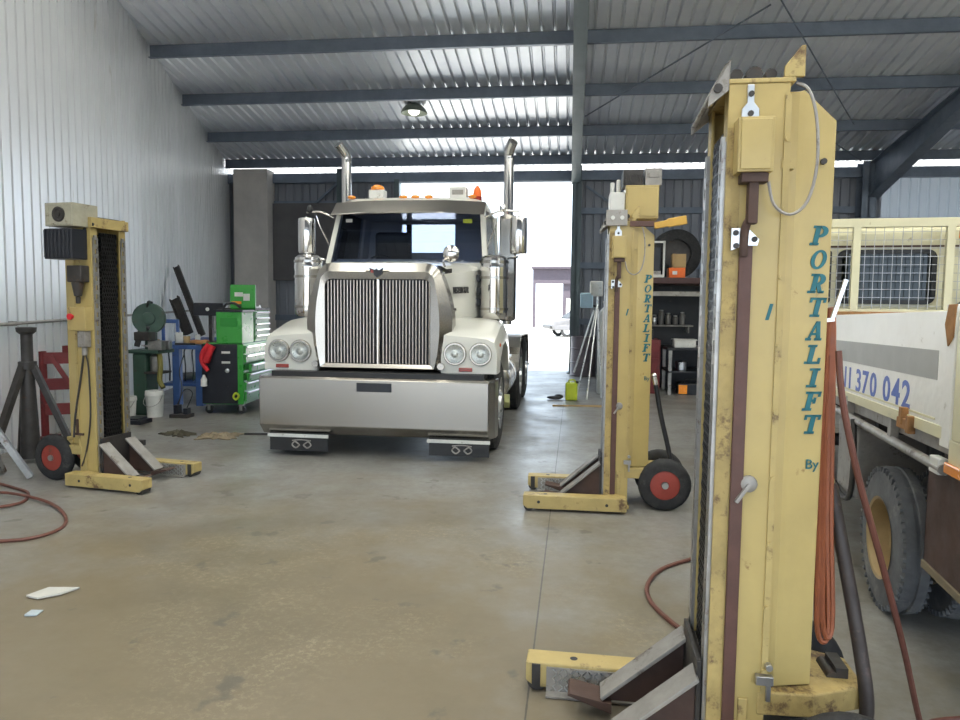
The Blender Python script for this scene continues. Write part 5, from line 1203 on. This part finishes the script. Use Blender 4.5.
jc_ = thing('jerry_can', 'yellow green plastic can on the floor by the tripod', 'can', (.06, 12.04, 0)); MB().box(-.06, .14, 12.02, 12.20, 0, .30).build('body', yellowgreen, jc_, .025); MB().tube([(-.01, 12.04, .29), (.01, 12.04, .34), (.09, 12.04, .34), (.11, 12.04, .29)], .014, 8).build('handle', yellowgreen, jc_); MB().cyl((.135, 12.04, .29), (.135, 12.04, .33), .025, n=12).build('cap', black, jc_)
solo(MB().sphere((-.24, 12.1, .035), .10, 12, 8, (1.3, .8, .32)).sphere((-.17, 12.14, .05), .08, 12, 8, (1, .8, .5)), 'work_glove', black, (-.2, 12.1, 0), 'black glove lying on the floor left of the yellow green can', 'glove')
db = thing('steel_drum', 'dull mauve drum against the door post', 'drum', (.30, 16.35, 0), local=True); L(MB().lathe((0, 0, 0), (0, 0, 1), [(0, .27), (.015, .285), (.03, .28), (.29, .28), (.30, .29), (.32, .29), (.33, .28), (.60, .28), (.61, .29), (.63, .29), (.64, .28), (.87, .28), (.885, .285), (.885, .27), (.87, .26)], 28), 'shell', mat('mauve_drum_paint', (.20, .17, .19), .5), 0, db); L(MB().cyl((.1, 0, .87), (.1, 0, .89), .03, n=12), 'bung', steel, 0, db)
solo(MB().bar((-.25, 11.3, .01), (.55, 11.42, .01), .05, .02).bar((.2, 11.36, .012), (.62, 11.30, .012), .03, .02), 'timber_lath', cardboard, (0, 11.3, 0), 'thin brown lath lying on the floor before the yellow green can', 'timber')
# hanging bay lamp
pl = thing('pendant_lamp', 'dome bay lamp hanging under the third purlin', 'ceiling lamp', (-3.06, 13.9, 5.15))
zt = roofz(13.9)-.01
MB().cyl((-3.06, 13.9, 5.46), (-3.06, 13.9, zt), .01, n=8).build('rod', steel, pl)
MB().lathe((-3.06, 13.9, 5.22), (0, 0, 1), [(0, .25), (.01, .255), (.06, .235), (.13, .17), (.18, .09), (.24, .06), (.25, .02), (.24, .01), (.17, .08), (.12, .155), (.05, .22), (.0, .245)], 28, True, False).build('shade', mat('grey_green_enamel', (.22, .25, .20), .4), pl)
MB().sphere((-3.06, 13.9, 5.27), .11, 16, 10, (1, 1, .8)).build('bulb', emit('lamp_glow', (1, .98, .92), 1.2), pl)
# hose lying beyond the near lift
solo(MB().tube([(1.0, 4.72, .012), (.78, 4.55, .012), (.58, 4.35, .012), (.47, 4.1, .012), (.46, 3.85, .012), (.54, 3.6, .012), (.66, 3.38, .012), (.85, 3.15, .012)], .012, 8, 6), 'rubber_hose', hose_red, (.6, 4.0, 0), 'thin brown hose curving on the floor behind the nearest lift', 'hose')
solo(MB().tube([(.42, 9.3, .9), (.40, 9.0, .55), (.36, 8.2, .2), (.30, 7.4, .012), (.15, 6.9, .012), (.1, 6.45, .012)][3:]+[(.2, 6.3, .012)], .010, 8, 5), 'lead', black, (.25, 7.2, 0), 'black lead on the floor running behind the middle lift', 'cable')
# orange hose loops hanging off the hook of the nearest lift, and a single hose running to the floor
hx, hy = .862, 2.52
mb = MB()
for q in range(2):
    r_ = random.Random(q); o = .013*q-.008; dz = .05*q
    mb.tube([(hx-.004+o*.4, hy+.02+o, 1.54), (hx-.008+o, hy+.01, 1.15), (hx-.0+o*1.2, hy, .75), (hx+.005+o*1.3, hy-.01, .52+dz*.4), (hx+.024+o, hy-.01, .46+dz*.3), (hx+.042+o, hy, .52+dz*.4), (hx+.024+o, hy+.01, .9), (hx+.008+o*.6, hy+.02, 1.53)], .0095, 6, 5, True)
solo(mb, 'hose_bundle', hose_orange, (hx, hy, .44), 'orange hose loops hanging down the back of the nearest lift', 'hose')
solo(MB().tube([(.858, 2.44, 1.46), (.878, 2.44, 1.30), (.945, 2.46, 1.05), (1.065, 2.52, .72), (1.19, 2.62, .40), (1.31, 2.75, .10), (1.36, 2.80, .012), (1.42, 2.86, .012), (1.55, 2.9, .012)], .011, 8, 5), 'strap_hose', hose_red, (1.2, 2.2, 0), 'red brown hose slanting from the nearest lift down to the floor', 'hose')
# ---- seen through the back door
ob_ = thing('open_shed', 'mauve grey open-fronted shed across the yard', 'shed', (-.5, 50, -.02))
mauve = mat('mauve_shed_sheet', (.055, .045, .06), .8, var=.1)
MB().box(-2.6, 9, 49.7, 50, 3.0, 4.0).build('fascia', mauve, ob_); MB().box(-2.7, 9, 49.4, 56, 4.0, 4.15).build('roof', mauve, ob_)
MB().box(-.55, 9, 49.9, 50.1, -.02, 3.0).build('front_wall', mauve, ob_); MB().box(-2.6, -2.4, 49.7, 50, -.02, 3.0).build('post', mauve, ob_); MB().box(8.7, 9, 50, 56, -.02, 4.0).build('side_wall', mauve, ob_)
MB().box(-.3, 1.2, 49.85, 49.9, .1, 2.0).build('pale_door', white, ob_)
def car(loc, rz, label, body, name='car'):
    c = thing(name, label, 'car', loc, rz, 'cars parked in the yard', local=True)
    mb = MB(); prof = [(-2.1, .35), (2.05, .35), (2.15, .55), (2.1, .78), (1.2, .92), (.55, 1.40), (-.75, 1.44), (-1.5, 1.0), (-2.1, .95), (-2.2, .6)]
    rings = []
    for x, s_ in ((-.86, .96), (-.82, 1), (.82, 1), (.86, .96)):
        rings.append([Vector((x*(1 if z < 1 else .86), y*s_, z)) for y, z in prof])
    mb.loft(rings, False); b_ = L(mb, 'body', body, .05, c)
    for k in (-1, 1):
        mb = MB(); mb.add([(k*.78, 1.05, .98), (k*.78, .5, 1.33), (k*.78, -.7, 1.36), (k*.78, -1.25, 1.02), (k*.80, 1.05, .98), (k*.80, .5, 1.33), (k*.80, -.7, 1.36), (k*.80, -1.25, 1.02)], [(0,1,2,3), (7,6,5,4), (0,4,5,1), (1,5,6,2), (2,6,7,3), (3,7,4,0)]); L(mb, 'side_window', black, 0, c)
        for y in (-1.35, 1.35):
            w_ = L(MB().lathe((k*.74, y, .32), (1, 0, 0), [(-.1, .2), (-.1, .30), (-.07, .32), (.07, .32), (.1, .30), (.1, .2), (-.1, .2)], 24, True, False), 'tyre', rubber, 0, c); L(MB().lathe((k*.76, y, .32), (k, 0, 0), [(-.03, .2), (.05, .19), (.03, .05), (.05, .01)], 20), 'wheel', alu, 0, w_)
    L(MB().add([(-.66, 1.22, .93), (.66, 1.22, .93), (.60, .60, 1.37), (-.60, .60, 1.37), (-.66, 1.26, .94), (.66, 1.26, .94), (.60, .64, 1.38), (-.60, .64, 1.38)], [(0,1,2,3), (7,6,5,4), (0,4,5,1), (1,5,6,2), (2,6,7,3), (3,7,4,0)]), 'windscreen', black, 0, c)
    L(MB().box(-.7, .7, 2.08, 2.2, .4, .55), 'bumper', black, .02, c)
    for k in (-1, 1): L(MB().box(k*.68-.14, k*.68+.14, 2.02, 2.14, .62, .76), 'headlamp', lampglass, .02, c)
    return c
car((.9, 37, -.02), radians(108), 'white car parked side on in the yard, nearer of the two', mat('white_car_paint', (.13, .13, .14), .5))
car((1.0, 43.0, -.02), radians(170), 'pale car parked nose to us behind the white one', mat('silver_car_paint', (.07, .07, .085), .45, .2))
